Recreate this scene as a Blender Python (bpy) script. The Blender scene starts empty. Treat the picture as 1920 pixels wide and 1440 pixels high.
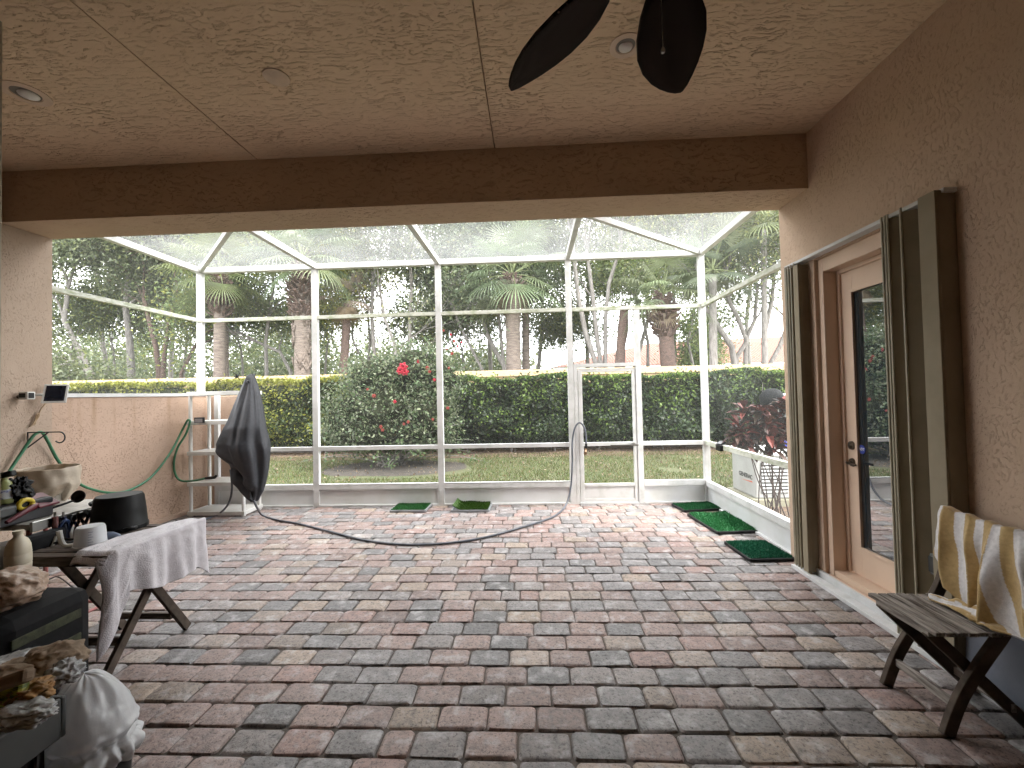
import bpy, bmesh, math, random
import numpy as np
from mathutils import Vector, Matrix, noise
R = math.radians
C = bpy.context.scene.collection
rnd = random.Random(7)
WL = {}

# ------------------------------------------------------------------ camera
F, H = 800.0, 1.54
YAW, PITCH, ROLL = math.atan(36 / F), math.atan(17.8 / F), R(-1.26)
CAMR = Matrix.Rotation(YAW, 3, 'Z') @ Matrix.Rotation(math.pi / 2 + PITCH, 3, 'X') @ Matrix.Rotation(ROLL, 3, 'Z')
cam = bpy.data.cameras.new('camera'); cam.sensor_width = 36; cam.lens = 36 * F / 1920
cam.clip_start = .05; cam.clip_end = 1000
camo = bpy.data.objects.new('camera', cam); C.objects.link(camo)
camo.matrix_world = Matrix.Translation((0, 0, H)) @ CAMR.to_4x4()
bpy.context.scene.camera = camo

def P(px, py, X=None, Y=None, Z=None):
    """world point seen at photo pixel (px,py) on the plane X=, Y= or Z="""
    d = CAMR @ Vector(((px - 960) / F, (720 - py) / F, -1))
    t = X / d.x if X is not None else Y / d.y if Y is not None else (Z - H) / d.z
    return Vector((0, 0, H)) + d * t

# ------------------------------------------------------------------ materials
def newmat(name):
    m = bpy.data.materials.new(name); m.use_nodes = True
    nt = m.node_tree; b = nt.nodes['Principled BSDF']
    return m, nt, b

def N(nt, typ, **kw):
    n = nt.nodes.new(typ)
    for k, v in kw.items():
        if k in n.inputs: n.inputs[k].default_value = v
        else: setattr(n, k, v)
    return n

def ramp(nt, fac, stops):
    r = nt.nodes.new('ShaderNodeValToRGB')
    while len(r.color_ramp.elements) < len(stops): r.color_ramp.elements.new(.5)
    for e, (p, c) in zip(r.color_ramp.elements, stops):
        e.position = p; e.color = (*c, 1) if len(c) == 3 else c
    nt.links.new(fac, r.inputs[0]); return r

def mat(name, col, rough=.6, col2=None, nscale=6, lo=.4, hi=.65, bump=0, bscale=80, bdist=.004, metal=0,
        spec=.5, stretch=None, attr=False, transl=0, trans=0, sheen=0):
    m, nt, b = newmat(name); L = nt.links.new
    tc = N(nt, 'ShaderNodeTexCoord'); mp = N(nt, 'ShaderNodeMapping')
    if stretch: mp.inputs['Scale'].default_value = stretch
    L(tc.outputs['Object'], mp.inputs[0])
    b.inputs['Roughness'].default_value = rough; b.inputs['Metallic'].default_value = metal
    b.inputs['Specular IOR Level'].default_value = spec
    if sheen: b.inputs['Sheen Weight'].default_value = sheen
    col2 = col2 or tuple(c * .78 for c in col)
    nz = N(nt, 'ShaderNodeTexNoise', Scale=nscale, Detail=6.0, Roughness=.6); L(mp.outputs[0], nz.inputs['Vector'])
    rp = ramp(nt, nz.outputs[0], [(lo, col), (hi, col2)])
    out = rp.outputs[0]
    if attr:
        at = N(nt, 'ShaderNodeVertexColor', layer_name='Col')
        mx = N(nt, 'ShaderNodeMix', data_type='RGBA', blend_type='MULTIPLY'); mx.inputs[0].default_value = 1
        L(at.outputs[0], mx.inputs[6]); L(rp.outputs[0], mx.inputs[7]); out = mx.outputs[2]
    L(out, b.inputs['Base Color'])
    if trans: b.inputs['Transmission Weight'].default_value = trans
    if bump:
        bn = N(nt, 'ShaderNodeTexNoise', Scale=bscale, Detail=4.0); L(mp.outputs[0], bn.inputs['Vector'])
        bp = N(nt, 'ShaderNodeBump', Strength=bump, Distance=bdist); L(bn.outputs[0], bp.inputs['Height']); L(bp.outputs[0], b.inputs['Normal'])
    if transl:
        t = N(nt, 'ShaderNodeBsdfTranslucent'); L(out, t.inputs[0])
        ms = N(nt, 'ShaderNodeMixShader'); ms.inputs[0].default_value = transl
        o = nt.nodes['Material Output']; L(b.outputs[0], ms.inputs[1]); L(t.outputs[0], ms.inputs[2]); L(ms.outputs[0], o.inputs[0])
    return m

def stucco(name, col, col2, stretch=(1, 1, 1), strength=.8, dens=26, streak=0):
    m, nt, b = newmat(name); L = nt.links.new
    tc = N(nt, 'ShaderNodeTexCoord'); mp = N(nt, 'ShaderNodeMapping'); mp.inputs['Scale'].default_value = stretch
    L(tc.outputs['Object'], mp.inputs[0])
    wz = N(nt, 'ShaderNodeTexNoise', Scale=5.0, Detail=3.0); L(tc.outputs['Object'], wz.inputs['Vector'])
    ad = N(nt, 'ShaderNodeMix', data_type='RGBA', blend_type='LINEAR_LIGHT'); ad.inputs[0].default_value = .07
    L(mp.outputs[0], ad.inputs[6]); L(wz.outputs[1], ad.inputs[7])
    n1 = N(nt, 'ShaderNodeTexNoise', Scale=dens, Detail=5.0, Roughness=.66, Distortion=.25); L(ad.outputs[2], n1.inputs['Vector'])
    crev = ramp(nt, n1.outputs[0], [(.37, (0, 0, 0)), (.455, (.9, .9, .9)), (1, (1, 1, 1))])   # trowelled skin with open pits
    n2 = N(nt, 'ShaderNodeTexNoise', Scale=150.0, Detail=3.0); L(tc.outputs['Object'], n2.inputs['Vector'])
    # patches with many pits, patches nearly smooth
    n3 = N(nt, 'ShaderNodeTexNoise', Scale=1.7, Detail=3.0); L(tc.outputs['Object'], n3.inputs['Vector'])
    pr = ramp(nt, n3.outputs[0], [(.35, (.55,.55,.55)), (.62, (1, 1, 1))])
    b1 = N(nt, 'ShaderNodeBump', Distance=.012); b1.inputs['Strength'].default_value = strength
    mul = N(nt, 'ShaderNodeMath', operation='MULTIPLY'); mul.inputs[1].default_value = strength
    L(pr.outputs[0], mul.inputs[0]); L(mul.outputs[0], b1.inputs['Strength']); L(crev.outputs[0], b1.inputs['Height'])
    b2 = N(nt, 'ShaderNodeBump', Strength=.45, Distance=.004); L(n2.outputs[0], b2.inputs['Height']); L(b1.outputs[0], b2.inputs['Normal'])
    L(b2.outputs[0], b.inputs['Normal'])
    n4 = N(nt, 'ShaderNodeTexNoise', Scale=1.1, Detail=6.0, Roughness=.6); L(tc.outputs['Object'], n4.inputs['Vector'])
    cr = ramp(nt, n4.outputs[0], [(.35, col), (.68, col2)])
    out = cr.outputs[0]
    dk = N(nt, 'ShaderNodeMix', data_type='RGBA', blend_type='MULTIPLY'); dk.inputs[0].default_value = .32
    pitc = ramp(nt, n1.outputs[0], [(.33, (.5, .45, .4)), (.42, (1, 1, 1))])
    L(out, dk.inputs[6]); L(pitc.outputs[0], dk.inputs[7]); out = dk.outputs[2]
    if streak:   # rain stains running down from the top
        ms = N(nt, 'ShaderNodeMapping'); ms.inputs['Scale'].default_value = (9, 9, .5); L(tc.outputs['Object'], ms.inputs[0])
        n5 = N(nt, 'ShaderNodeTexNoise', Scale=1.0, Detail=4.0); L(ms.outputs[0], n5.inputs['Vector'])
        sr = ramp(nt, n5.outputs[0], [(.55, (1, 1, 1)), (.78, (.66,.6,.48))])
        sx = N(nt, 'ShaderNodeSeparateXYZ'); L(tc.outputs['Object'], sx.inputs[0])
        mr = N(nt, 'ShaderNodeMapRange'); mr.inputs[1].default_value = 1.15; mr.inputs[2].default_value = 1.6; L(sx.outputs[2], mr.inputs[0])
        mk = N(nt, 'ShaderNodeMix', data_type='RGBA', blend_type='MULTIPLY')
        L(mr.outputs[0], mk.inputs[0]); L(out, mk.inputs[6]); L(sr.outputs[0], mk.inputs[7]); out = mk.outputs[2]
    L(out, b.inputs['Base Color']); b.inputs['Roughness'].default_value = .9; b.inputs['Specular IOR Level'].default_value = .2
    return m

def meshmat(name, fac, col):
    m, nt, b = newmat(name); nt.nodes.remove(b); L = nt.links.new
    t = N(nt, 'ShaderNodeBsdfTransparent'); d = N(nt, 'ShaderNodeBsdfDiffuse'); d.inputs[0].default_value = (*col, 1)
    tr = N(nt, 'ShaderNodeBsdfTranslucent'); tr.inputs[0].default_value = (*col, 1)
    dm = N(nt, 'ShaderNodeMixShader'); dm.inputs[0].default_value = .45; L(d.outputs[0], dm.inputs[1]); L(tr.outputs[0], dm.inputs[2])
    tc = N(nt, 'ShaderNodeTexCoord'); nz = N(nt, 'ShaderNodeTexNoise', Scale=2.2, Detail=5.0); L(tc.outputs['Object'], nz.inputs['Vector'])
    mr = N(nt, 'ShaderNodeMapRange'); mr.inputs[1].default_value = .3; mr.inputs[2].default_value = .7
    mr.inputs[3].default_value = fac * .8; mr.inputs[4].default_value = fac * 1.2; L(nz.outputs[0], mr.inputs[0])
    mx = N(nt, 'ShaderNodeMixShader'); L(mr.outputs[0], mx.inputs[0])
    L(t.outputs[0], mx.inputs[1]); L(dm.outputs[0], mx.inputs[2]); L(mx.outputs[0], nt.nodes['Material Output'].inputs[0])
    return m

# ------------------------------------------------------------------ mesh builder
class MB:
    def __init__(s): s.v = []; s.f = []
    def add(s, vs, fs):
        o = len(s.v); s.v += [tuple(v) for v in vs]; s.f += [tuple(i + o for i in f) for f in fs]; return s
    def box(s, x0, y0, z0, x1, y1, z1):
        x0, x1 = sorted((x0, x1)); y0, y1 = sorted((y0, y1)); z0, z1 = sorted((z0, z1))
        return s.add([(x0,y0,z0),(x1,y0,z0),(x1,y1,z0),(x0,y1,z0),(x0,y0,z1),(x1,y0,z1),(x1,y1,z1),(x0,y1,z1)],
                     [(0,3,2,1),(4,5,6,7),(0,1,5,4),(1,2,6,5),(2,3,7,6),(3,0,4,7)])
    def obox(s, c, size, rot=None):
        rot = rot or Matrix.Identity(3); c = Vector(c); a, b, d = [x / 2 for x in size]
        q = [(-a,-b,-d),(a,-b,-d),(a,b,-d),(-a,b,-d),(-a,-b,d),(a,-b,d),(a,b,d),(-a,b,d)]
        return s.add([c + rot @ Vector(p) for p in q], [(0,3,2,1),(4,5,6,7),(0,1,5,4),(1,2,6,5),(2,3,7,6),(3,0,4,7)])
    def bar(s, p, q, w, h, up=(0, 0, 1)):
        p = Vector(p); q = Vector(q); d = (q - p); ln = d.length; d.normalize()
        u = Vector(up); sx = d.cross(u)
        if sx.length < 1e-4: sx = d.cross(Vector((1, 0, 0)))
        sx.normalize(); u = sx.cross(d)
        return s.obox((p + q) / 2, (w, ln, h), Matrix((sx, d, u)).transposed())
    def tube(s, pts, r, n=8, cap=True):
        pts = [Vector(p) for p in pts]; k = len(pts)
        rs = r if isinstance(r, (list, tuple)) else [r] * k
        vs = []; fs = []; prev = None
        for i, p in enumerate(pts):
            t = (pts[min(i + 1, k - 1)] - pts[max(i - 1, 0)])
            if t.length < 1e-9: t = Vector((0, 0, 1))
            t.normalize()
            if prev is None:
                a = t.cross(Vector((0, 0, 1)))
                if a.length < .05: a = t.cross(Vector((1, 0, 0)))
            else: a = prev - t * prev.dot(t)
            a.normalize(); prev = a; b = t.cross(a)
            for j in range(n):
                an = 2 * math.pi * j / n; vs.append(p + (a * math.cos(an) + b * math.sin(an)) * rs[i])
        for i in range(k - 1):
            for j in range(n):
                fs.append((i*n+j, i*n+(j+1)%n, (i+1)*n+(j+1)%n, (i+1)*n+j))
        if cap: fs += [tuple(range(n))[::-1], tuple((k-1)*n + j for j in range(n))]
        return s.add(vs, fs)
    def lathe(s, prof, c=(0, 0, 0), n=28, rot=None, sx=1, sy=1):
        rot = rot or Matrix.Identity(3); c = Vector(c); vs = []; fs = []; k = len(prof)
        for r, z in prof:
            for j in range(n):
                a = 2 * math.pi * j / n; vs.append(c + rot @ Vector((r*math.cos(a)*sx, r*math.sin(a)*sy, z)))
        for i in range(k - 1):
            for j in range(n): fs.append((i*n+j, i*n+(j+1)%n, (i+1)*n+(j+1)%n, (i+1)*n+j))
        if prof[0][0] > 1e-5: fs.append(tuple(range(n))[::-1])
        if prof[-1][0] > 1e-5: fs.append(tuple((k-1)*n+j for j in range(n)))
        return s.add(vs, fs)
    def prism(s, pts, off):
        off = Vector(off); n = len(pts); a = [Vector(p) for p in pts]
        return s.add(a + [p + off for p in a], [tuple(range(n))[::-1], tuple(range(n, 2*n))] + [(i, (i+1)%n, n+(i+1)%n, n+i) for i in range(n)])
    def grid(s, nu, nv, fn, wrap=False):
        vs = [fn(i / nu, j / nv) for j in range(nv + 1) for i in range(nu + 1)]; w = nu + 1
        return s.add(vs, [(j*w+i, j*w+i+1, (j+1)*w+i+1, (j+1)*w+i) for j in range(nv) for i in range(nu)])
    def build(s, name, m, parent=None, smooth=False, bev=0, solid=0, sub=0, cols=None, ang=40):
        if parent is None:
            a = np.array(s.v); w = Vector(((a[:,0].min()+a[:,0].max())/2, (a[:,1].min()+a[:,1].max())/2, a[:,2].min()))
        else: w = WL[parent.name]
        me = bpy.data.meshes.new(name)
        me.from_pydata([(x-w[0], y-w[1], z-w[2]) for x, y, z in s.v], [], s.f); me.update()
        return finish(name, me, m, parent, w, smooth, bev, solid, sub, cols, ang)

def finish(name, me, m, parent, w, smooth=False, bev=0, solid=0, sub=0, cols=None, ang=40):
    if cols is not None:
        at = me.color_attributes.new('Col', 'FLOAT_COLOR', 'POINT')
        at.data.foreach_set('color', np.asarray(cols, dtype=np.float32).ravel())
    me.materials.append(m)
    if smooth:
        me.shade_smooth()
        if ang: me.set_sharp_from_angle(angle=R(ang))
    o = bpy.data.objects.new(name, me); C.objects.link(o); WL[o.name] = Vector(w)
    if parent is None: o.location = w
    else: o.parent = parent
    if solid:
        k = o.modifiers.new('thickness', 'SOLIDIFY'); k.thickness = solid; k.offset = 0
    if bev:
        k = o.modifiers.new('bevel', 'BEVEL'); k.width = bev; k.segments = 2; k.limit_method = 'ANGLE'; k.angle_limit = R(35)
    if sub:
        k = o.modifiers.new('subdivision', 'SUBSURF'); k.levels = sub; k.render_levels = sub
    return o

def tag(o, label=None, cat=None, group=None, kind=None):
    if label: o['label'] = label
    if cat: o['category'] = cat
    if group: o['group'] = group
    if kind: o['kind'] = kind
    return o
def empty(name, loc, label, cat, group=None, kind=None):
    o = bpy.data.objects.new(name, None); o.empty_display_size = .1; C.objects.link(o)
    o.location = loc; WL[o.name] = Vector(loc); return tag(o, label, cat, group, kind)

def npmesh(name, V, faces4, m, parent=None, cols=None, loc=None, smooth=False):
    """fast mesh of quads from numpy arrays (world coordinates)"""
    V = np.asarray(V, dtype=np.float32); w = np.array(WL[parent.name] if parent is not None else
        ((V[:,0].min()+V[:,0].max())/2, (V[:,1].min()+V[:,1].max())/2, V[:,2].min()), dtype=np.float32)
    V = V - w; nf = len(faces4)
    me = bpy.data.meshes.new(name); me.vertices.add(len(V)); me.vertices.foreach_set('co', V.ravel())
    me.loops.add(nf * 4); me.loops.foreach_set('vertex_index', np.asarray(faces4, dtype=np.int32).ravel())
    me.polygons.add(nf); me.polygons.foreach_set('loop_start', np.arange(0, nf*4, 4, dtype=np.int32))
    me.update(calc_edges=True); me.validate()
    return finish(name, me, m, parent, Vector([float(x) for x in w]), smooth=smooth, cols=cols, ang=0)

def leaves(name, pts, m, parent, size, cols, g, droop=.3, asp=.5, nrm=None, up=.6):
    """one small folded face per leaf, spread over pts"""
    n = len(pts); pts = np.asarray(pts)
    d = g.normal(size=(n, 3)); d[:, 2] -= droop
    if nrm is not None: d += nrm * .8
    d /= np.linalg.norm(d, axis=1)[:, None] + 1e-9
    u = g.normal(size=(n, 3)) * .7; u[:, 2] += up
    if nrm is not None: u += nrm * .8
    s = np.cross(d, u); s /= np.linalg.norm(s, axis=1)[:, None] + 1e-9
    k = np.cross(s, d)
    L = (size * g.uniform(.65, 1.3, n))[:, None]; W = L * asp * .5
    a = pts - d * L * .5; b = pts + d * L * .5 - k * L * .12
    l = pts + s * W + k * L * .08; r = pts - s * W + k * L * .08
    V = np.stack([a, l, b, r], 1).reshape(-1, 3)
    f = np.arange(n * 4).reshape(n, 4)
    cc = np.ones((n, 4)); cc[:, :3] = cols
    return npmesh(name, V, f, m, parent, np.repeat(cc, 4, axis=0))

def palette(g, n, base, var=.25, tips=None, tipfrac=0., pts=None, cl=1.0):
    base = np.array(base); c = base[g.integers(0, len(base), n)] * (1 + g.normal(size=(n, 1)) * var).clip(.45, 1.7)
    if tips is not None:
        k = g.random(n) < tipfrac; c[k] = np.array(tips) * (1 + g.normal(size=(k.sum(), 1)) * .15).clip(.6, 1.4)
    return c.clip(.004, .9)

# ------------------------------------------------------------------ shared materials
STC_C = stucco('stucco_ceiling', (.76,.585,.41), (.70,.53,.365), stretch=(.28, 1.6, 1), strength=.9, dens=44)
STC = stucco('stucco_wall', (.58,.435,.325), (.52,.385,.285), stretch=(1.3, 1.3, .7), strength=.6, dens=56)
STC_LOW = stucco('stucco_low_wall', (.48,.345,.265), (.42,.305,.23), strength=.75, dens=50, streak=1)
WHITE = mat('white_aluminium', (.60,.60,.60), .45, (.48,.49,.47), 7, .45, .72, bump=.05, bscale=40)
ALGAE = mat('white_aluminium_algae', (.55,.56,.50), .5, (.26,.30,.16), 9, .45, .72, stretch=(1, 1, 2))
KICK = mat('kick_panel_paint', (.66,.67,.68), .38, (.58,.59,.57), 3)
SCREEN = meshmat('insect_screen', .065, (.42,.43,.42))
SCREEN_R = meshmat('roof_insect_screen', .30, (.5,.51,.52))
OLIVE = mat('olive_shutter_paint', (.27,.23,.165), .75, (.235,.20,.14), 5, spec=.15)
OLIVE_L = mat('olive_bead_paint', (.40,.36,.27), .4)
PEACH = mat('peach_door_paint', (.64,.48,.36), .5, (.60,.445,.33), 3, bump=.06, bscale=30)
BLACK = mat('black_plastic', (.007,.007,.008), .5, (.011,.011,.012), 8, spec=.3)
BLACKN = mat('black_nylon', (.007,.007,.008), .75, (.011,.011,.012), 30, bump=.2, bscale=300, bdist=.002, spec=.2)
BLACKF = mat('charcoal_fabric', (.022,.023,.028), .65, (.03,.031,.037), 30, bump=.2, bscale=300, bdist=.002)
WOOD = mat('weathered_wood', (.34,.305,.275), .85, (.085,.068,.057), 7, .40, .64, bump=.6, bscale=20, bdist=.004, stretch=(9, .8, 9), spec=.2)
WOODL = mat('dark_leg_wood', (.105,.08,.062), .8, (.05,.037,.029), 14, .35, .68, bump=.4, bscale=50, bdist=.002, spec=.25)
WOODX = mat('weathered_wood_cross', (.15,.12,.10), .85, (.05,.038,.032), 7, .38, .66, bump=.6, bscale=20, bdist=.004, stretch=(.8, 9, 9), spec=.2)
STEEL = mat('brushed_steel', (.42,.41,.39), .3, metal=1)
BRONZE = mat('dark_bronze', (.12,.095,.075), .35, metal=.9)
IRON = mat('black_iron', (.02,.02,.022), .5)
WPLAST = mat('white_plastic', (.62,.62,.60), .45, (.50,.49,.455), 7, .5, .8)
CREAM = mat('cream_plastic', (.62,.56,.44), .4, (.52,.46,.35), 5)
GREYP = mat('grey_plastic', (.062,.065,.064), .5, (.048,.05,.05), 9)
LEAF = mat('leaf', (1, 1, 1), .38, (.86,.86,.86), 3, attr=True, transl=.42, spec=.4)
BARK = mat('grey_bark', (.22,.205,.19), .9, (.12,.11,.10), 7, bump=.8, bscale=18, bdist=.02, stretch=(3, 3, .6))
BARK_P = mat('palm_bark', (.19,.155,.13), .9, (.10,.078,.065), 6, bump=.9, bscale=12, bdist=.03, stretch=(.7, .7, 4))
BARK_R = mat('reddish_bark', (.13,.085,.068), .9, (.07,.05,.042), 7, bump=.8, bscale=14, bdist=.03, stretch=(1, 1, 4))

# ------------------------------------------------------------------ patio of pavers
def pavers():
    g = np.random.default_rng(11); V = []; Fq = []; cols = []
    W, D = .2345, .1543
    pal = np.array([(.295,.225,.205), (.315,.235,.21), (.245,.234,.232), (.205,.20,.20), (.335,.28,.24), (.35,.285,.23), (.275,.25,.24), (.325,.225,.20)])
    pr = np.array([.24, .17, .17, .14, .07, .04, .12, .05]); vs = []; fs = []
    y = -2.6; row = 0; y0 = P(1000, 1369, Z=0).y; y = y0 - round((y0 + 2.6) / D) * D
    while y < 5.93:
        x = -4.72 - g.uniform(0, 1) * W * .2 - (row % 2) * W * .5; row += 1
        while x < 2.62:
            w = W * (1 if g.random() > .07 else g.choice([.62, .75]))
            x0, x1, ya, yb = x + .0022, x + w - .0022, y + .0028, min(y + D, 5.955) - .0028
            x += w
            if yb - ya < .05: continue
            zt = g.normal() * .002; tx, ty = g.normal(size=2) * .010
            def ring(ins, c, z):
                a, b, e, f = x0 + ins, x1 - ins, ya + ins, yb - ins; q = []
                for (cx, cy, sx, sy) in ((a, e, 1, 1), (b, e, -1, 1), (b, f, -1, -1), (a, f, 1, -1)):
                    k = [(cx + sx*c, cy), (cx + sx*c*.3, cy + sy*c*.3), (cx, cy + sy*c)]
                    if sx * sy > 0: k = k[::-1]
                    q += k
                return [(px + j[0], py + j[1], z + (px - (a+b)/2) * tx + (py - (e+f)/2) * ty) for (px, py), j in zip(q, g.normal(size=(12, 2)) * .0019)]
            c = .013 + g.random() * .010; o = len(vs)
            vs += ring(0, c, -.024 + zt) + ring(.0015, c, -.0105 + zt) + ring(.0075, c * .95, zt - .0028) + ring(.018, c * .8, zt)
            for k in range(3):
                for j in range(12): fs.append((o+k*12+j, o+k*12+(j+1)%12, o+(k+1)*12+(j+1)%12, o+(k+1)*12+j))
            fs.append(tuple(o + 36 + j for j in range(12)))
            cc = pal[g.choice(len(pal), p=pr)] * (1 + g.normal() * .1) * np.array((.92,.91,.90))
            cols += [(*cc, 1)] * 48
        y += D
    m, nt, b = newmat('tumbled_paver'); L = nt.links.new
    tc = N(nt, 'ShaderNodeTexCoord'); at = N(nt, 'ShaderNodeVertexColor', layer_name='Col')
    n1 = N(nt, 'ShaderNodeTexNoise', Scale=22.0, Detail=8.0, Roughness=.7); n2 = N(nt, 'ShaderNodeTexNoise', Scale=62.0, Detail=5.0, Roughness=.75)
    n3 = N(nt, 'ShaderNodeTexNoise', Scale=9.0, Detail=6.0, Roughness=.65); n0 = N(nt, 'ShaderNodeTexNoise', Scale=.55, Detail=3.0)
    for n in (n0, n1, n2, n3): L(tc.outputs['Object'], n.inputs['Vector'])
    def mixc(a, bcol, fac, typ='MULTIPLY'):
        x = N(nt, 'ShaderNodeMix', data_type='RGBA', blend_type=typ)
        if isinstance(fac, float): x.inputs[0].default_value = fac
        else: L(fac, x.inputs[0])
        L(a, x.inputs[6])
        if isinstance(bcol, tuple): x.inputs[7].default_value = (*bcol, 1)
        else: L(bcol, x.inputs[7])
        return x.outputs[2]
    c = mixc(at.outputs[0], ramp(nt, n1.outputs[0], [(.3, (.45,.44,.45)), (.5, (1, .98, .97)), (.70, (1.25,1.2,1.15))]).outputs[0], 1.0)
    c = mixc(c, ramp(nt, n2.outputs[0], [(.37, (.22,.20,.19)), (.47, (1, 1, 1))]).outputs[0], .9)
    c = mixc(c, (.52,.50,.49), ramp(nt, n3.outputs[0], [(.52, (0, 0, 0)), (.68, (.6,.6,.6))]).outputs[0], 'MIX')   # lime bloom
    c = mixc(c, ramp(nt, n0.outputs[0], [(.35, (.86,.86,.88)), (.65, (1, 1, 1))]).outputs[0], 1.0)
    L(c, b.inputs['Base Color']); b.inputs['Specular IOR Level'].default_value = .5
    L(ramp(nt, n1.outputs[0], [(.3, (.38,.38,.38)), (.7, (.62,.62,.62))]).outputs[0], b.inputs['Roughness'])
    bp = N(nt, 'ShaderNodeBump', Strength=.8, Distance=.008); L(n1.outputs[0], bp.inputs['Height'])
    bp2 = N(nt, 'ShaderNodeBump', Strength=.5, Distance=.002); L(n2.outputs[0], bp2.inputs['Height']); L(bp.outputs[0], bp2.inputs['Normal']); L(bp2.outputs[0], b.inputs['Normal'])
    me = bpy.data.meshes.new('patio_paving'); me.from_pydata(vs, [], fs); me.update()
    tag(finish('patio_paving', me, m, None, (0, 0, 0), smooth=True, cols=cols, ang=30), kind='structure')
    sand = mat('joint_sand', (.12,.10,.085), .95, (.05,.042,.035), 2, bump=.4, bscale=200)
    tag(MB().box(-4.72, -2.62, -.06, 2.62, 5.99, -.0125).build('patio_bed', sand), kind='structure')
pavers()

# ------------------------------------------------------------------ ground outside
GND = mat('lawn_soil', (.055,.07,.024), .95, (.075,.068,.035), .9, .35, .7, bump=.6, bscale=40, bdist=.02)
def ground():
    b = MB().box(-250, -60, -.6, 250, 320, -.07)
    tag(b.build('ground', GND), kind='structure')
ground()
MULCH = mat('mulch_litter', (.13,.085,.055), .95, (.07,.05,.035), 14, bump=.9, bscale=60, bdist=.03)
tag(MB().grid(60, 12, lambda u, v: (-20 + u*34, 10.75 + v*2.0 + noise.noise((u*30, 0, 1))*.2*(1-v), -.064 + .03*v)).build('mulch_bed', MULCH), kind='structure')
tag(MB().box(2.45, 4.0, -.3, 4.6, 6.9, -.064).build('side_mulch_bed', MULCH), kind='structure')

SHADOW_SOIL = mat('shadowed_soil', (.036,.031,.026), .95, (.06,.05,.04), 5, bump=.8, bscale=50, bdist=.02)  # bare earth, its colour darkened to hold the rose bush's shadow on the lawn
def soil_shadow():
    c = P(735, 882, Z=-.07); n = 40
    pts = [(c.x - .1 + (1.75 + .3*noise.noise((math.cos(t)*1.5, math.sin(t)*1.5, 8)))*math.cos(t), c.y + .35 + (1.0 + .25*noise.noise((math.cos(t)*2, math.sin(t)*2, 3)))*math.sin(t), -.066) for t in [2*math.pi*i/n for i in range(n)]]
    b = MB(); b.add([(c.x - .1, c.y + .35, -.064)] + pts, [(0, 1 + i, 1 + (i+1) % n) for i in range(n)]); tag(b.build('bare_soil_shadow', SHADOW_SOIL), kind='structure')
soil_shadow()
def grass():
    g = np.random.default_rng(3); n = 75000
    x = g.uniform(-8, 6.5, n); y = 6.15 + (g.random(n) ** 1.25) * 5.2
    bx, by = P(745, 880, Z=-.07).x, P(745, 880, Z=-.07).y
    dens = np.array([noise.noise((a*.9, b*.9, 3.1)) for a, b in zip(x, y)])
    bare = ((x - bx) / 1.5) ** 2 + ((y - by) / 1.0) ** 2     # bare ground under the rose bush, where its shadow is painted
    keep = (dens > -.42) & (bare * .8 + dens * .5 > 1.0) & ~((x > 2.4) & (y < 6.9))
    x, y, dens = x[keep], y[keep], dens[keep]; n = len(x)
    a = g.uniform(0, 2*np.pi, n); h = g.uniform(.025, .065, n); w = .006
    lx, ly = np.cos(a), np.sin(a); ln = g.normal(size=(2, n)) * .025
    z = np.full(n, -.07)
    A = np.stack([x - lx*w, y - ly*w, z], 1); B = np.stack([x + lx*w, y + ly*w, z], 1)
    T = np.stack([x + ln[0], y + ln[1], z + h], 1); T2 = T + np.stack([lx*.002, ly*.002, 0*lx], 1)
    c = palette(g, n, [(.085,.115,.028), (.065,.095,.025), (.11,.12,.038), (.10,.125,.03)], .2, (.20,.165,.085), .16)
    cc = np.ones((n, 4)); cc[:, :3] = c
    o = npmesh('lawn_grass', np.stack([A, B, T2, T], 1).reshape(-1, 3), np.arange(n*4).reshape(n, 4), LEAF, None, np.repeat(cc, 4, 0))
    tag(o, 'short patchy green lawn between the screen and the hedges', 'grass', kind='stuff')
    n = 2600; x = g.uniform(-8, 6.5, n); y = 6.4 + (1 - g.random(n) ** 1.7) * 5.6
    p = np.stack([x, y, g.uniform(-.055, -.02, n)], 1)
    c = palette(g, n, [(.24,.17,.10), (.17,.11,.065), (.30,.24,.16), (.13,.085,.055)], .2)
    o = leaves('fallen_leaves', p, LEAF, None, .055, c, g, 0, .5)
    tag(o, 'dry brown leaves scattered over the lawn and mulch', 'leaf litter', kind='stuff')
grass()

# ------------------------------------------------------------------ the house
CZ, RX, LX = 3.62, 2.30, -4.70
BY0, BY1, BZ = 3.56, 3.98, 3.165
house = empty('house', (0, 1, 0), 'peach stucco house whose covered patio, ceiling, beam and right wall frame the view', 'house')
w = MB()
OY0, OY1, OZ = 2.52, 3.53, 2.56
for bx in ((-2.6, OY0, 0, 4.3), (OY1, BY1, 0, 4.3), (OY0, OY1, OZ, 4.3)):
    w.box(RX, bx[0], bx[2], RX + .32, bx[1], bx[3])
w.box(RX, OY0, 0, RX + .32, OY1, .035)
w.build('wall', STC, house)
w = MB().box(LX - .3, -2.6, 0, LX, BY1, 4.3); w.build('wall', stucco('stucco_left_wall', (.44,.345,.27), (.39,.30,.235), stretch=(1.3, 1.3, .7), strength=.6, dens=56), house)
MB().box(LX - .3, -2.9, 0, RX + .32, -2.6, 4.3).build('wall', STC, house)
w = MB(); gx = [LX, -2.336, -2.327, -.267, -.257, RX]
for i in (0, 2, 4): w.box(gx[i], -2.6, CZ, gx[i+1], BY0 + .2, CZ + .04)
w.box(LX, -2.6, CZ + .041, RX, BY0 + .2, CZ + .15)
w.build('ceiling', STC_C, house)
MB().box(LX, BY0, BZ, RX, BY1, 4.3).build('beam', stucco('stucco_beam', (.52,.385,.275), (.47,.345,.245), stretch=(.5, 1.5, 1.2), strength=.75, dens=34), house)
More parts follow.
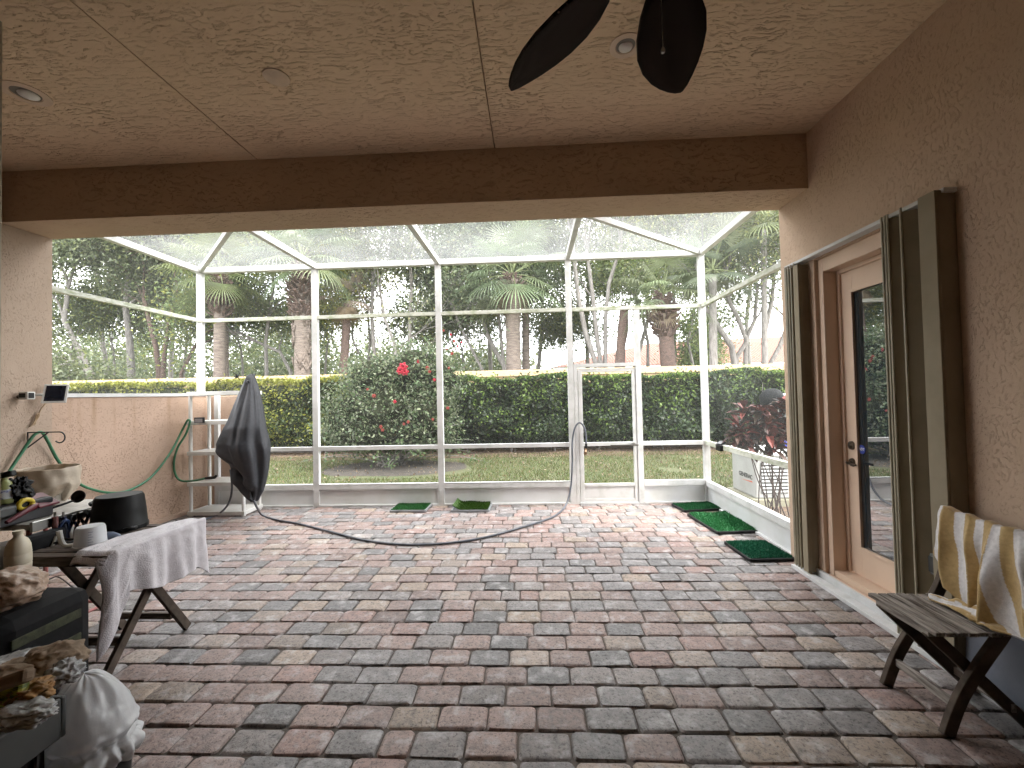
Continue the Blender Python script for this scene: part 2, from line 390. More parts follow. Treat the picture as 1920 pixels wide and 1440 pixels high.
MB().box(LX - .3, -2.9, 4.301, RX + .32, BY1 + .5, 4.45).build('roof_deck', PEACH, house)
# entry door in its recess
f = MB(); DX = 2.445
f.box(RX + .03, OY1 - .055, .06, RX + .19, OY1 - .001, OZ - .001); f.box(RX + .03, OY0 + .001, .06, RX + .19, OY0 + .055, OZ - .001)
f.box(RX + .03, OY0 + .055, OZ - .11, RX + .19, OY1 - .055, OZ - .001)
f.box(RX + .13, OY1 - .085, .1, RX + .175, OY1 - .0551, OZ - .11); f.box(RX + .13, OY0 + .0551, OZ - .14, RX + .175, OY1 - .085, OZ - .1101)
f.box(RX - .004, OY0 + .001, .036, RX + .25, OY1 - .001, .058); f.box(RX + .035, OY0 + .055, .059, RX + .25, OY1 - .056, .105)
f.build('door_frame', PEACH, house, bev=.004)
dy0, dy1, dz0, dz1 = OY0 + .06, OY1 - .088, .112, OZ - .143
gy0, gy1, gz0, gz1 = dy0 + .13, 3.335, .33, 2.255
d = MB()
for q in ((dy0, gy0, dz0, dz1), (gy1, dy1, dz0, dz1), (gy0, gy1, dz0, gz0), (gy0, gy1, gz1, dz1)):
    d.box(DX, q[0], q[2], DX + .045, q[1], q[3])
for q in ((gy0 - .02, gy0 + .004, gz0 - .02, gz1 + .02), (gy1 - .004, gy1 + .02, gz0 - .02, gz1 + .02), (gy0 + .0041, gy1 - .0041, gz0 - .02, gz0 + .004), (gy0 + .0041, gy1 - .0041, gz1 - .004, gz1 + .02)):
    d.box(DX - .009, q[0], q[2], DX - .0005, q[1], q[3])
door = d.build('entry_door', PEACH, house, bev=.002)
m, nt, b = newmat('door_glass'); b.inputs['Base Color'].default_value = (.022,.032,.04,1); b.inputs['Roughness'].default_value = .015; b.inputs['IOR'].default_value = 3.8
MB().box(DX + .012, gy0 - .005, gz0 - .005, DX + .02, gy1 + .005, gz1 + .005).build('glass_pane', m, door)
ry = Matrix.Rotation(R(-90), 3, 'Y')
hp = Vector((DX, 3.395, .955))
h = MB().lathe([(.0, .012), (.03, .01), (.033, 0)], hp, 20, ry); h.tube([hp + Vector((-.005,0,0)), hp + Vector((-.045,0,0)), hp + Vector((-.052,-.02,.0)), hp + Vector((-.05,-.1,-.004))], [.011,.01,.011,.008], 10)
h.build('door_handle', BRONZE, door, smooth=True)
MB().lathe([(0, .022), (.018, .02), (.02, .012), (.032, .01), (.034, 0)], (DX, 3.395, 1.085), 20, ry).build('deadbolt', BRONZE, door, smooth=True)
BLUE = mat('blue_sticker', (.03,.05,.28), .4, (.03,.05,.28))
pts = [(DX + .0115, 3.312 + .035*math.cos(a), 1.065 + .035*math.sin(a)) for a in [R(22.5 + 45*i) for i in range(8)]]
st = MB().prism(pts, (-.002, 0, 0)).build('alarm_sticker', BLUE, door)
def text(name, body, size, loc, rot, m, parent, ext=.001, bold=False, shear=0, sx=1):
    cu = bpy.data.curves.new(name, 'FONT'); cu.body = body; cu.size = size; cu.extrude = ext; cu.align_x = 'CENTER'; cu.align_y = 'CENTER'; cu.shear = shear
    if bold: cu.offset = size * .025
    t = bpy.data.objects.new('tmp', cu); C.objects.link(t); bpy.context.view_layer.update()
    me = bpy.data.meshes.new_from_object(t.evaluated_get(bpy.context.evaluated_depsgraph_get()))
    bpy.data.objects.remove(t); me.name = name
    M = Matrix.Translation(Vector(loc)) @ rot.to_4x4() @ Matrix.Diagonal((sx, 1, 1, 1))
    me.transform(Matrix.Translation(-WL[parent.name]) @ M)
    return finish(name, me, m, parent, WL[parent.name])
FACE_NX = Matrix(((0, 0, -1), (-1, 0, 0), (0, 1, 0)))     # text readable from -X
FACE_NY = Matrix(((1, 0, 0), (0, 0, -1), (0, 1, 0)))      # text readable from -Y
text('sticker_lettering', 'ADT', .026, (DX + .0088, 3.312, 1.066), FACE_NX, mat('white_ink', (.8,.8,.8), .5), door, .0004, True)

# accordion storm shutters
def shutter(x0, pl, caps, z0, z1, label):
    o = empty('storm_shutter', (pl[0][0], pl[0][1], 0), label, 'storm shutter', 'folded storm shutters')
    b = MB(); n = len(pl)
    b.add([(x, y, z) for z in (z0, z1) for x, y in pl], [(i, i+1, n+i+1, n+i) for i in range(n-1)])
    b.build('folded_blades', OLIVE, o, solid=.004)
    for i, (x, y) in enumerate(pl):
        if x < x0: MB().tube([(x, y, z0 - .012), (x, y, z1 + .025)], .0065, 8).build('hinge_bead', OLIVE_L, o, smooth=True)
    for c in caps: MB().box(*c).build('end_post', OLIVE, o, bev=.003)
    return o
shutter(2.22, [(2.215,3.775),(2.285,3.768),(2.215,3.758),(2.285,3.745),(2.215,3.728),(2.285,3.71),(2.215,3.692),(2.285,3.67),(2.215,3.65)],
        [(2.205, 3.585, .035, 2.235, 3.645, 2.55), (2.236, 3.60, .035, 2.299, 3.62, 2.55)], .04, 2.55, 'olive storm shutter folded at the far side of the door, beside the garden')
shutter(2.22, [(2.20,2.735),(2.285,2.728),(2.20,2.712),(2.285,2.705),(2.20,2.692),(2.285,2.645),(2.20,2.598),(2.285,2.54),(2.205,2.478)],
        [(2.19, 2.375, .035, 2.204, 2.476, 2.585), (2.2045, 2.375, .035, 2.299, 2.40, 2.585)], .04, 2.56, 'olive storm shutter folded at the near side of the door, behind the wooden chair')
tk = MB(); tk.box(2.185, 1.2, .0, 2.25, 3.79, .03); tk.box(2.251, 1.2, .0, 2.275, 3.79, .02); tk.box(2.276, 1.2, .0, 2.298, 3.79, .07)
tag(tk.build('shutter_track', WHITE, bev=.003), 'white floor track running along the foot of the right wall past the door', 'shutter track')
th = MB(); th.box(2.225, 2.36, 2.567, 2.297, 3.80, 2.592)
tag(th.build('shutter_track', WHITE, bev=.003), 'thin overhead track above the recessed door', 'shutter track')
o = empty('shutter_pole', (-2.88, 2.15, 0), 'olive full height shutter pole at the left edge of the view', 'shutter pole')
pxr = P(3.5, 500, Y=2.15).x - .004
MB().box(pxr - .11, 2.12, 0, pxr, 2.15, CZ - .001).build('pole', OLIVE, o, bev=.003)
MB().tube([(pxr - .006, 2.145, .02), (pxr - .006, 2.145, CZ - .002)], .008, 8).build('bead', OLIVE_L, o, smooth=True)

# ceiling fittings
def ceil_light(x, y, r, label):
    o = empty('ceiling_light', (x, y, CZ), label, 'ceiling light', 'recessed ceiling lights')
    MB().lathe([(r*.60, .0), (r*.64, -.006), (r, -.004), (r, .0)], (x, y, CZ - .0005), 40).build('trim_ring', PEACH, o, smooth=True)
    MB().lathe([(r*.60, -.0004), (r*.57, -.0003), (0, -.0002)], (x, y, CZ - .0004), 32).build('recess', mat('light_recess', (.16,.13,.105), .5), o, smooth=True)
    MB().lathe([(0, -.022), (r*.25, -.019), (r*.42, -.006), (r*.44, -.0006)], (x + r*.02, y + r*.10, CZ - .0005), 28).build('lamp_lens', mat('frosted_lens', (.85,.83,.80), .35), o, smooth=True)
ceil_light(-3.335, 2.665, .125, 'round recessed light in the ceiling near the left edge')
ceil_light(.615, 2.555, .095, 'round recessed light in the ceiling between the two fan blades')
tag(MB().lathe([(.08, 0), (.08, -.006), (.072, -.009), (0, -.0095)], (-1.60, 2.645, CZ - .0005), 40).build('blank_cover', mat('cover_paint', (.64,.49,.36), .6), smooth=True),
    'round flat painted cover plate on the left half of the ceiling', 'cover plate')

def fan():
    hx, hy, hz = .398, 1.285, 2.95
    o = empty('ceiling_fan', (hx, hy, CZ), 'dark ceiling fan with leaf shaped woven blades', 'ceiling fan')
    MB().lathe([(.0, CZ - .001), (.07, CZ - .001), (.07, CZ - .03), (.03, CZ - .07), (.014, CZ - .075), (.014, hz + .14), (0, hz + .14)], (hx, hy, 0), 24).build('downrod', BRONZE, o, smooth=True)
    MB().lathe([(0, hz + .14), (.08, hz + .13), (.12, hz + .08), (.12, hz), (.09, hz - .05), (.05, hz - .07), (0, hz - .075)], (hx, hy, 0), 32).build('motor', BRONZE, o, smooth=True)
    m, nt, b = newmat('woven_wicker'); L = nt.links.new
    tc = N(nt, 'ShaderNodeTexCoord'); wv = N(nt, 'ShaderNodeTexWave', Scale=120.0, Distortion=1.0); wv.bands_direction = 'DIAGONAL'
    L(tc.outputs['Object'], wv.inputs[0]); L(ramp(nt, wv.outputs[0], [(.2, (.014,.009,.008)), (.8, (.042,.026,.022))]).outputs[0], b.inputs['Base Color'])
    bp = N(nt, 'ShaderNodeBump', Strength=.7, Distance=.004); L(wv.outputs[0], bp.inputs['Height']); L(bp.outputs[0], b.inputs['Normal']); b.inputs['Roughness'].default_value = .8; b.inputs['Specular IOR Level'].default_value = .1
    for k in range(6):
        an = R(65 + 60 * k); ra = Vector((math.cos(an), math.sin(an), 0)); ta = Vector((-math.sin(an), math.cos(an), 0))
        tl = R(-22); ta = ta * math.cos(tl) + Vector((0, 0, 1)) * math.sin(tl) * 1
        base = Vector((hx, hy, hz)); pl = []
        prof = [(.20,.05), (.26,.09), (.34,.122), (.43,.138), (.52,.134), (.60,.115), (.67,.088), (.73,.058), (.775,.03), (.80,.006)]
        up = [(r, v) for r, v in prof] + [(r, -v) for r, v in prof[::-1]]
        nn = len(prof); b = MB(); vs = []
        for r, v in prof:
            for s in (-1, -.5, 0, .5, 1): vs.append(base + ra * r + ta * v * s + Vector((0, 0, -.02 * s * s * v / .15 - .01 * (r - .2))))
        b.add(vs, [(i*5+j, i*5+j+1, (i+1)*5+j+1, (i+1)*5+j) for i in range(nn-1) for j in range(4)])
        bl = b.build('blade', m, o, smooth=True, solid=.012, ang=0)
        MB().bar(base + ra * .09, base + ra * .30 + Vector((0, 0, .012)), .05, .01).build('blade_iron', BRONZE, bl)
    # pull chain seen in front of a blade
    q = P(1243, 92, Y=1.42)
    MB().tube([(q.x, q.y, q.z), (q.x, q.y, hz - .06)], .0012, 6).build('pull_chain', STEEL, o, smooth=True)
    MB().lathe([(0, -.016), (.006, -.012), (.007, -.004), (.003, .006), (0, .008)], q, 12).build('chain_bob', STEEL, o, smooth=True)
fan()

# ------------------------------------------------------------------ screen enclosure
SY, SX0, SX1, SZ = 5.96, -4.77, 2.37, 3.42
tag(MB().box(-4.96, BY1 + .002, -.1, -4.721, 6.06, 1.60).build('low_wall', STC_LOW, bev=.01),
    'low peach stucco wall closing the left side of the patio under the screen', 'low wall')
tag(MB().box(-4.7205, BY1 + .01, 0, -4.69, 5.9, .06).build('baseboard', STC_LOW), 'narrow painted skirting at the foot of the low left wall', 'skirting')
tag(MB().box(-4.72, 6.08, -.1, -4.15, 6.26, 1.60).build('low_wall', STC_LOW, bev=.01),
    'short return of the peach low wall behind the white shelf', 'low wall')
enc = empty('screen_enclosure', (-1.2, 5, 0), 'white aluminium screen enclosure around the far end of the patio', 'screen enclosure')
def post(x, y, z0, z1, wx=.08, wy=.06):
    b = MB().box(x - wx/2, y - wy/2, z0, x + wx/2, y + wy/2, z1)
    for i in range(int((z1 - z0) / .42)):   # screw heads
        b.lathe([(.006, 0), (.005, .003), (0, .003)], (x - wx*.2, y - wy/2, z0 + .2 + i*.42), 8, Matrix.Rotation(R(90), 3, 'X'))
    return b.build('post', WHITE, enc)
post(SX0, SY, 1.64, SZ - .04); post(-3.07, SY, 0, SZ - .04); post(-1.285, SY, 0, SZ - .04); post(.548, SY, 0, SZ - .04)
post(SX1, SY, 0, SZ - .04); post(1.475, SY, 0, 2.66, .075); post(-4.53, SY, 0, 1.64, .06, .05); post(.617, SY + .004, 0, 1.93, .05)
post(SX1, 4.02, 0, SZ - .04, .05, .05)
xs = [SX0, -3.07, -1.285, .548, SX1]
def rail(x0, x1, z, h, m=WHITE, y=SY, d=.05, name='rail'): return MB().box(x0, y - d/2, z - h/2, x1, y + d/2, z + h/2).build(name, m, enc, bev=.002)
def siderail(X, z, h, m=WHITE, y0=BY1 + .003, y1=SY - .031, d=.05): return MB().box(X - d/2, y0, z - h/2, X + d/2, y1, z + h/2).build('rail', m, enc, bev=.002)
def panel(p, m=SCREEN, name='screen_panel'): return MB().add(p, [(0, 1, 2, 3)]).build(name, m, enc)
MB().box(SX0 - .05, SY - .04, SZ - .039, SX1 + .05, SY + .04, SZ + .035).build('eave_beam', WHITE, enc, bev=.003)
for i in range(4):
    a, b = xs[i] + .041, xs[i+1] - .041
    rail(a, b, 2.69, .05, ALGAE)
    if i == 0: segs = [(-4.499, b)]
    elif i == 3: segs = [(1.514, b)]
    else: segs = [(a, b)]
    for s in segs:
        rail(*s, .815, .055); rail(*s, .275, .075, d=.06)
        MB().box(s[0], SY - .004, .022, s[1], SY + .004, .237).build('kick_panel', KICK, enc)
        rail(*s, .011, .022, d=.07)
        if s[0] > -4: MB().tube([(s[0], SY - .03, .312), (s[1], SY - .03, .312)], .003, 6).build('spline_strip', WPLAST if i != 2 else GREYP, enc)
    panel([(a - .02, SY, .3), (b + .02, SY, .3), (b + .02, SY, SZ - .03), (a - .02, SY, SZ - .03)])
# left side above the low wall
MB().box(SX0 - .06, BY1 + .003, 1.601, SX0 + .06, SY + .03, 1.64).build('wall_channel', WHITE, enc)
siderail(SX0, 2.69, .05, ALGAE); siderail(SX0, SZ - .002, .072, y1=SY - .041, d=.07)
panel([(SX0, BY1, 1.64), (SX0, SY, 1.64), (SX0, SY, SZ - .03), (SX0, BY1, SZ - .03)])
# right side
siderail(SX1, 2.69, .05, ALGAE, y0=4.046); siderail(SX1, .815, .06, ALGAE, y0=4.046); siderail(SX1, .265, .075, y0=4.046, d=.065); siderail(SX1, SZ - .002, .072, y1=SY - .041, d=.07)
MB().box(SX1 - .006, 4.046, .0, SX1 + .006, SY - .031, .2265).build('kick_panel', KICK, enc)
siderail(SX1, .011, .022, d=.07, y0=4.046)
panel([(SX1, BY1, .28), (SX1, SY, .28), (SX1, SY, SZ - .03), (SX1, BY1, SZ - .03)])
panel([(RX + .005, BY1, .0), (SX1, BY1 + .02, .0), (SX1, BY1 + .02, SZ - .03), (RX + .005, BY1, SZ - .03)], WHITE, 'closing_strip')
# roof: beams running to the house, corner braces, screen
for x in (-3.07, -1.285, .548): MB().box(x - .03, BY1 + .003, SZ - .03, x + .03, SY - .041, SZ + .05).build('roof_beam', WHITE, enc, bev=.003)
MB().bar((SX0 + .05, SY - .05, SZ), (-3.11, 4.36, SZ), .05, .06).build('roof_brace', WHITE, enc)
MB().bar((SX1 - .05, SY - .05, SZ), (.585, 4.47, SZ), .05, .06).build('roof_brace', WHITE, enc)
for i in range(4):
    panel([(xs[i], BY1, SZ + .02), (xs[i+1], BY1, SZ + .02), (xs[i+1], SY, SZ + .02), (xs[i], SY, SZ + .02)], SCREEN_R, 'roof_screen')
# screen door (part) with its own sub-parts
dm = MB(); a, b = .648, 1.432
dm.box(a, SY - .02, .03, a + .055, SY + .02, 1.86).box(b - .045, SY - .02, .03, b, SY + .02, 1.86)
dm.box(a + .0551, SY - .02, 1.81, b - .0451, SY + .02, 1.86).box(a + .0551, SY - .02, .79, b - .0451, SY + .02, .84).box(a + .0551, SY - .02, .235, b - .0451, SY + .02, .275).box(a + .0551, SY - .02, .03, b - .0451, SY + .02, .07)
sd = dm.build('screen_door', WHITE, enc, bev=.003)
MB().box(.64, SY - .03, 1.885, 1.437, SY + .03, 1.93).build('door_header', WHITE, enc)
MB().box(.642, SY - .035, .0, 1.437, SY + .035, .018).build('door_sill', KICK, enc)
MB().box(a + .056, SY - .008, .071, b - .046, SY + .004, .234).build('door_kick_panel', WHITE, sd, bev=.004)
k = MB(); k.box(1.06, SY - .075, .79, 1.44, SY - .062, .815); k.box(1.36, SY - .062, .79, 1.40, SY - .02, .83)
k.build('door_pull', STEEL, sd, bev=.004)

# ------------------------------------------------------------------ outside walls and the house beyond
GW = stucco('garden_wall_stucco', (.50,.37,.22), (.44,.325,.19), strength=.3, dens=20)
gw = empty('garden_wall', (0, 13.1, 0), 'long cream garden wall with a flat cap behind the hedges', 'garden wall')
MB().box(-26, 13.0, -.2, 14, 13.25, 2.06).build('wall_face', GW, gw)
MB().box(-26.02, 12.93, 2.061, 14.02, 13.32, 2.25).build('cap', GW, gw, bev=.01)
def tile_mat():
    m, nt, b = newmat('orange_roof_tile'); L = nt.links.new; tc = N(nt, 'ShaderNodeTexCoord')
    wv = N(nt, 'ShaderNodeTexWave', Scale=1.4, Distortion=.4); wv.bands_direction = 'X'; L(tc.outputs['Object'], wv.inputs[0])
    nz = N(nt, 'ShaderNodeTexNoise', Scale=1.5, Detail=6.0); L(tc.outputs['Object'], nz.inputs['Vector'])
    L(ramp(nt, nz.outputs[0], [(.35, (.17,.055,.032)), (.65, (.13,.045,.028))]).outputs[0], b.inputs['Base Color'])
    bp = N(nt, 'ShaderNodeBump', Strength=.6, Distance=.06); L(wv.outputs[0], bp.inputs['Height']); L(bp.outputs[0], b.inputs['Normal']); b.inputs['Roughness'].default_value = .8
    return m
TILE = tile_mat()
nh = empty('neighbour_house', (14, 38, 0), 'neighbouring house with an orange tiled hip roof beyond the garden wall', 'house')
MB().box(2.6, 34, 0, 31, 46, 3.55).build('wall', PEACH, nh)
MB().add([(1.6,33,3.5),(32,33,3.5),(32,47,3.5),(1.6,47,3.5),(11,40,5.9),(26,40,6.3)], [(0,1,5,4),(1,2,5),(2,3,4,5),(3,0,4),(3,2,1,0)]).build('roof', TILE, nh)
MB().box(1.65, 33.02, 3.25, 31.9, 33.08, 3.48).build('fascia', WPLAST, nh)
for i in range(5):
    wd = MB().box(5 + i*5, 33.93, 1.0, 6.6 + i*5, 33.99, 2.3).build('window', WPLAST, nh)
    MB().box(5.1 + i*5, 33.9, 1.1, 6.5 + i*5, 33.925, 2.2).build('pane', BLACK, wd)

def blob(name, c, rx, ry, rz, m, parent=None, seed=0, amp=.18, freq=2.2, sharp=.6, flat=None, sub=5, top=None, smooth=True):
    """crumpled bag: a sphere pushed about by ridged noise, sagging on its base"""
    bm_ = bmesh.new(); bmesh.ops.create_icosphere(bm_, subdivisions=sub, radius=1); c = Vector(c); s = Vector((seed*7.1, seed*3.3, seed*1.7))
    b = MB(); vs = []
    for v in bm_.verts:
        q = v.co.normalized(); n1 = noise.noise(q*freq + s); n2 = abs(noise.noise(q*freq*2.1 + s*2)); n3 = abs(noise.noise(Vector((q.x*6, q.y*6, q.z*2.5)) + s))
        r = 1 + amp * n1 - amp * sharp * (1 - n2*2.2) * .5 - amp * .5 * (1 - n3*2) * .4
        r -= amp * .07 * (1 - 2*abs(noise.noise(Vector((q.x*9, q.y*9, q.z*5)) + s*3))) * .5 + amp * .03 * noise.noise(q*16 + s)
        z = q.z * r
        if flat is not None and z < flat: z = flat + (z - flat) * .12
        if top and z > 0: z = z ** top if z > 0 else z
        k = 1.0 if z > -.2 else 1.04
        vs.append(c + Vector((q.x*r*rx*k, q.y*r*ry*k, z*rz)))
    b.add(vs, [tuple(v.index for v in f.verts) for f in bm_.faces]); bm_.free()
    return b.build(name, m, parent, smooth=smooth, ang=0)

# ------------------------------------------------------------------ hedges and bush
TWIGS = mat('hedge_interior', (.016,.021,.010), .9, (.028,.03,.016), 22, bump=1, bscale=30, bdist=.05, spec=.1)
def hedge(name, x0, x1, ya, yb, top, n, size, base, tips, tf, seed, label, stemcol=True):
    g = np.random.default_rng(seed)
    o = empty(name, ((x0+x1)/2, (ya+yb)/2, -.06), label, 'hedge')
    # points on a lumpy box: front, top, sides
    per = n; ax = g.uniform(x0, x1, per); pick = g.random(per)
    ztop = np.array([top + noise.noise((x*.8, seed, 0))*.17 + noise.noise((x*2.7, seed, 5))*.09 for x in ax])
    yfr = np.array([ya + noise.noise((x*.9, seed, 9))*.16 for x in ax])
    y = np.empty(per); z = np.empty(per); nr = np.zeros((per, 3))
    fr = pick < .68; tp = ~fr
    z[fr] = .12 + (ztop[fr] - .12) * g.random(fr.sum()); rnd_c = ((z[fr] / ztop[fr]).clip(0, 1)) ** 6 * .3
    lump = np.array([noise.noise((a*1.6, b*1.6, seed*3.3))*.34 + noise.noise((a*4, b*4, seed))*.1 for a, b in zip(ax[fr], z[fr])])
    y[fr] = yfr[fr] + rnd_c - lump + np.abs(g.normal(size=fr.sum())) * .16 + ((z[fr] < .5) * (.5 - z[fr]) * .8); nr[fr, 1] = -1; nr[fr, 2] = .3
    y[tp] = yfr[tp] + g.random(tp.sum()) * (yb - ya); z[tp] = ztop[tp] - np.abs(g.normal(size=tp.sum())) * .05 + (g.random(tp.sum()) < .03) * g.uniform(0, .16, tp.sum()); nr[tp, 2] = 1
    pts = np.stack([ax, y, z], 1)
    cl = np.array([noise.noise((p[0]*1.3, p[2]*1.3, seed*1.7)) for p in pts])
    c = palette(g, per, base, .22)
    k = g.random(per) < (tf * (.35 + 1.5 * ((z / top) ** 3)) * (1 + 1.6 * cl)).clip(0, .95)     # pale shoot colour picked more often towards the top
    c[k] = np.array(tips) * (1 + g.normal(size=(k.sum(), 1)) * .18).clip(.6, 1.4)
    leaves('foliage', pts, LEAF, o, size, c, g, .2, .52, nr)
    nu_ = int((x1 - x0) * 6)
    def core(u, v):
        x = x0 + .08 + (x1 - x0 - .16)*u; t = top - .16 + noise.noise((x*.8, seed, 0))*.17; yf = ya + noise.noise((x*.9, seed, 9))*.16 + .20
        if v < .62: zz = .16 + (t - .16)*v/.62; yy = yf - noise.noise((x*1.6, zz*1.6, seed*3.3))*.34 + max(0, .5 - zz)*.8
        else: zz = t; yy = yf + (yb - yf - .1)*(v - .62)/.38 - noise.noise((x*1.6, t*1.6, seed*3.3))*.34*(1 - (v - .62)/.38)
        return (x, yy, zz)
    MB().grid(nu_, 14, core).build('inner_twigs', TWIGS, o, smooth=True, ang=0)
    s = MB()
    for i in range(int((x1 - x0) * 5)):
        x = rnd.uniform(x0 + .1, x1 - .1); yy = rnd.uniform(ya + .3, yb - .1); p = [(x, yy, -.06)]
        for q in range(4): p.append((p[-1][0] + rnd.gauss(0, .08), p[-1][1] + rnd.gauss(0, .06), p[-1][2] + top * .22))
        s.tube(p, [.018, .016, .013, .01, .006], 5)
    s.tube([(x0 + .1, (ya + yb)/2 + .1, -.05), (x1 - .1, (ya + yb)/2 + .1, -.05)], .03, 6)
    s.build('stems', BARK, o, smooth=True)
    return o
DG = [(.028,.050,.018), (.023,.042,.016), (.035,.06,.02), (.032,.05,.024)]
hedge('hedge', -2.7, 9.5, 11.25, 12.75, 1.98, 46000, .10, DG, (.13,.20,.04), .30, 5, 'clipped dark green hedge on the right, between the rose bush and the generator')
hedge('hedge', -20, -2.9, 11.45, 12.75, 2.07, 46000, .095, [(.05,.075,.018), (.036,.062,.016), (.03,.05,.015), (.07,.09,.02)], (.21,.22,.035), .55, 8, 'yellow green hedge on the left, seen above the low wall')

def bush():
    g = np.random.default_rng(21); n = 19000
    c0 = P(738, 880, Z=-.07); cx, cy = c0.x - .28, c0.y + .55
    o = empty('rose_bush', (cx, cy, -.07), 'sprawling green rose bush with red flowers on the lawn behind the screen', 'rose bush')
    pts = []; 
    lob = [(0, 0, 1.2, 1.45, 1.0, 1.1), (-.85, .1, 1.0, .85, .8, .85), (.9, -.05, 1.05, .8, .8, .9), (.6, .1, 2.15, .85, .7, .7), (-.25, .05, 1.95, .9, .65, .62), (1.15, .15, 1.95, .6, .5, .6), (-.1, -.3, .75, 1.5, .7, .4)]
    for i in range(n):
        l = lob[int(g.choice(len(lob), p=[.3, .14, .14, .14, .12, .08, .08]))]
        v = g.normal(size=3); v /= np.linalg.norm(v); r = 1 - abs(g.normal()) * .22 + (g.random() < .18) * g.random() * .28
        lump = 1 + noise.noise((v[0]*2.8 + l[0], v[1]*2.8, v[2]*2.8)) * .5
        p = np.array([l[0] + v[0]*l[3]*r*lump, l[1] + v[1]*l[4]*r*lump, l[2] + v[2]*l[5]*r*lump])
        if p[2] < .3 + .1 * g.normal(): p[2] = .3 + abs(g.normal())*.25
        pts.append(p + (cx, cy, -.05))
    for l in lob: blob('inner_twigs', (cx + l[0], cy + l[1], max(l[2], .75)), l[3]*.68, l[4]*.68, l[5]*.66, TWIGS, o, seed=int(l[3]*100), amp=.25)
    pts = np.array(pts)
    c = palette(g, n, [(.065,.10,.045), (.078,.112,.055), (.052,.085,.038), (.11,.13,.072), (.14,.155,.105)], .28, (.17,.20,.11), .25)
    # long arching canes with leaves beyond the outline
    s = MB(); cp = []
    for i in range(46):
        a = rnd.uniform(0, 6.28); el = rnd.uniform(.4, 1.3); L = rnd.uniform(1.2, 2.0); p = [Vector((cx + rnd.gauss(0, .15), cy + rnd.gauss(0, .12), -.07))]
        d = Vector((math.cos(a)*math.cos(el), math.sin(a)*math.cos(el)*.7, math.sin(el)))
        for k in range(7): d.z -= .10; d.normalize(); p.append(p[-1] + d * L / 6)
        s.tube(p, [.016, .015, .013, .011, .009, .007, .005, .003], 5)
        for k in range(4, 8):
            for q in range(6): cp.append(p[k] + Vector([rnd.gauss(0, .07) for _ in range(3)]))
    for t in ((.95, 2.55), (.85, 2.75), (1.1, 2.6), (.75, 2.45)):   # sprays that rise above the bush
        p = [Vector((cx + .5, cy, .8)), Vector((cx + .75, cy, 1.7)), Vector((cx + t[0], cy - .05, t[1])), Vector((cx + t[0] + .35, cy - .1, t[1] + .05))]
        s.tube(p, [.01, .008, .005, .002], 5)
        for q in range(70):
            u = rnd.random(); j = min(int(u*3), 2); f = u*3 - j; cp.append(p[j].lerp(p[j+1], f) + Vector([rnd.gauss(0, .09) for _ in range(3)]))
    s.build('canes', BARK, o, smooth=True)
    pts = np.vstack([pts, np.array([tuple(v) for v in cp])]); c = np.vstack([c, palette(g, len(cp), [(.09,.14,.06)], .2)])
    leaves('foliage', pts, LEAF, o, .075, c, g, .3, .6)
    RED = mat('rose_petal', (.42,.010,.03), .5, (.30,.008,.03), 30, transl=.25); PINK = mat('faded_petal', (.30,.035,.03), .5, (.24,.05,.028), 30, transl=.25)
    fl = [(757, 688, .085, 3), (752, 695, .075, 3), (760, 697, .07, 3), (785, 678, .05, 1), (802, 690, .06, 1), (806, 697, .05, 0), (815, 712, .045, 1), (702, 742, .055, 1), (690, 730, .035, 0), (741, 753, .05, 1), (715, 800, .05, 1), (718, 806, .045, 1), (766, 791, .045, 0), (758, 795, .04, 0), (840, 765, .045, 1), (812, 786, .035, 0),
          (845, 628, .04, 2), (852, 640, .045, 2), (858, 650, .04, 2), (848, 663, .045, 1), (866, 642, .035, 2), (838, 655, .03, 0), (832, 620, .03, 0), (842, 690, .035, 0)]
    for px, py, r, kd in fl:
        r *= 1 if kd == 3 else .68
        q = P(px, py, Y=cy - (1.1 if py > 720 else .85 if kd == 3 else .5 if py > 670 else .15)); b = MB()
        for ly in range(3):
            for k in range(6):
                a = k * 1.047 + ly * .5 + rnd.random()*.3; rr = r * (.45 + .3 * ly); t = .75 - .3 * ly
                d = Vector((math.cos(a), -.55 + .2*ly, math.sin(a))); e = Vector((-math.sin(a), 0, math.cos(a)))
                c0_ = q + Vector((0, -.02, 0)); p1 = c0_ + d * rr
                b.add([c0_ - e*r*.08, p1 - e*r*.34 + Vector((0, -r*t*.5, 0)), p1 + d*r*.22, p1 + e*r*.34 + Vector((0, -r*t*.5, 0)), c0_ + e*r*.08], [(0, 1, 2, 3, 4)])
        b.build('flower', RED if kd == 3 or (kd in (1, 2) and rnd.random() < .35) else PINK, o)
bush()

# ------------------------------------------------------------------ trees
def grow(mb, p, d, L, r, lev, tips, rg, spread=.6, upb=.12, seg=4, minr=.008, kids=(2, 3), wander=.16):
    pts = [Vector(p)]; rad = [r]; d = Vector(d).normalized()
    for i in range(seg):
        d = (d + Vector((rg.gauss(0, wander), rg.gauss(0, wander), rg.gauss(0, wander) + upb * .5))).normalized()
        pts.append(pts[-1] + d * L / seg); rad.append(max(r * (1 - .38 * (i+1)/seg), minr))
    mb.tube(pts, rad, 8 if r > .06 else 5 if r > .02 else 4, cap=False)
    if lev <= 1:
        for q in pts[1:]: tips.append((q, d))
    if lev == 0: return
    for k in range(rg.randint(*kids)):
        a = rg.uniform(0, 6.283); ax = d.orthogonal().normalized(); ax.rotate(Matrix.Rotation(a, 3, d))
        nd = (d + ax * rg.uniform(.5, 1.15) * spread * 1.3 + Vector((0, 0, upb))).normalized()
        j = seg if k < 2 else rg.randint(max(1, seg - 2), seg)
        grow(mb, pts[j], nd, L * rg.uniform(.62, .88), rad[j] * rg.uniform(.6, .82), lev - 1, tips, rg, spread, upb, seg, minr, kids, wander)

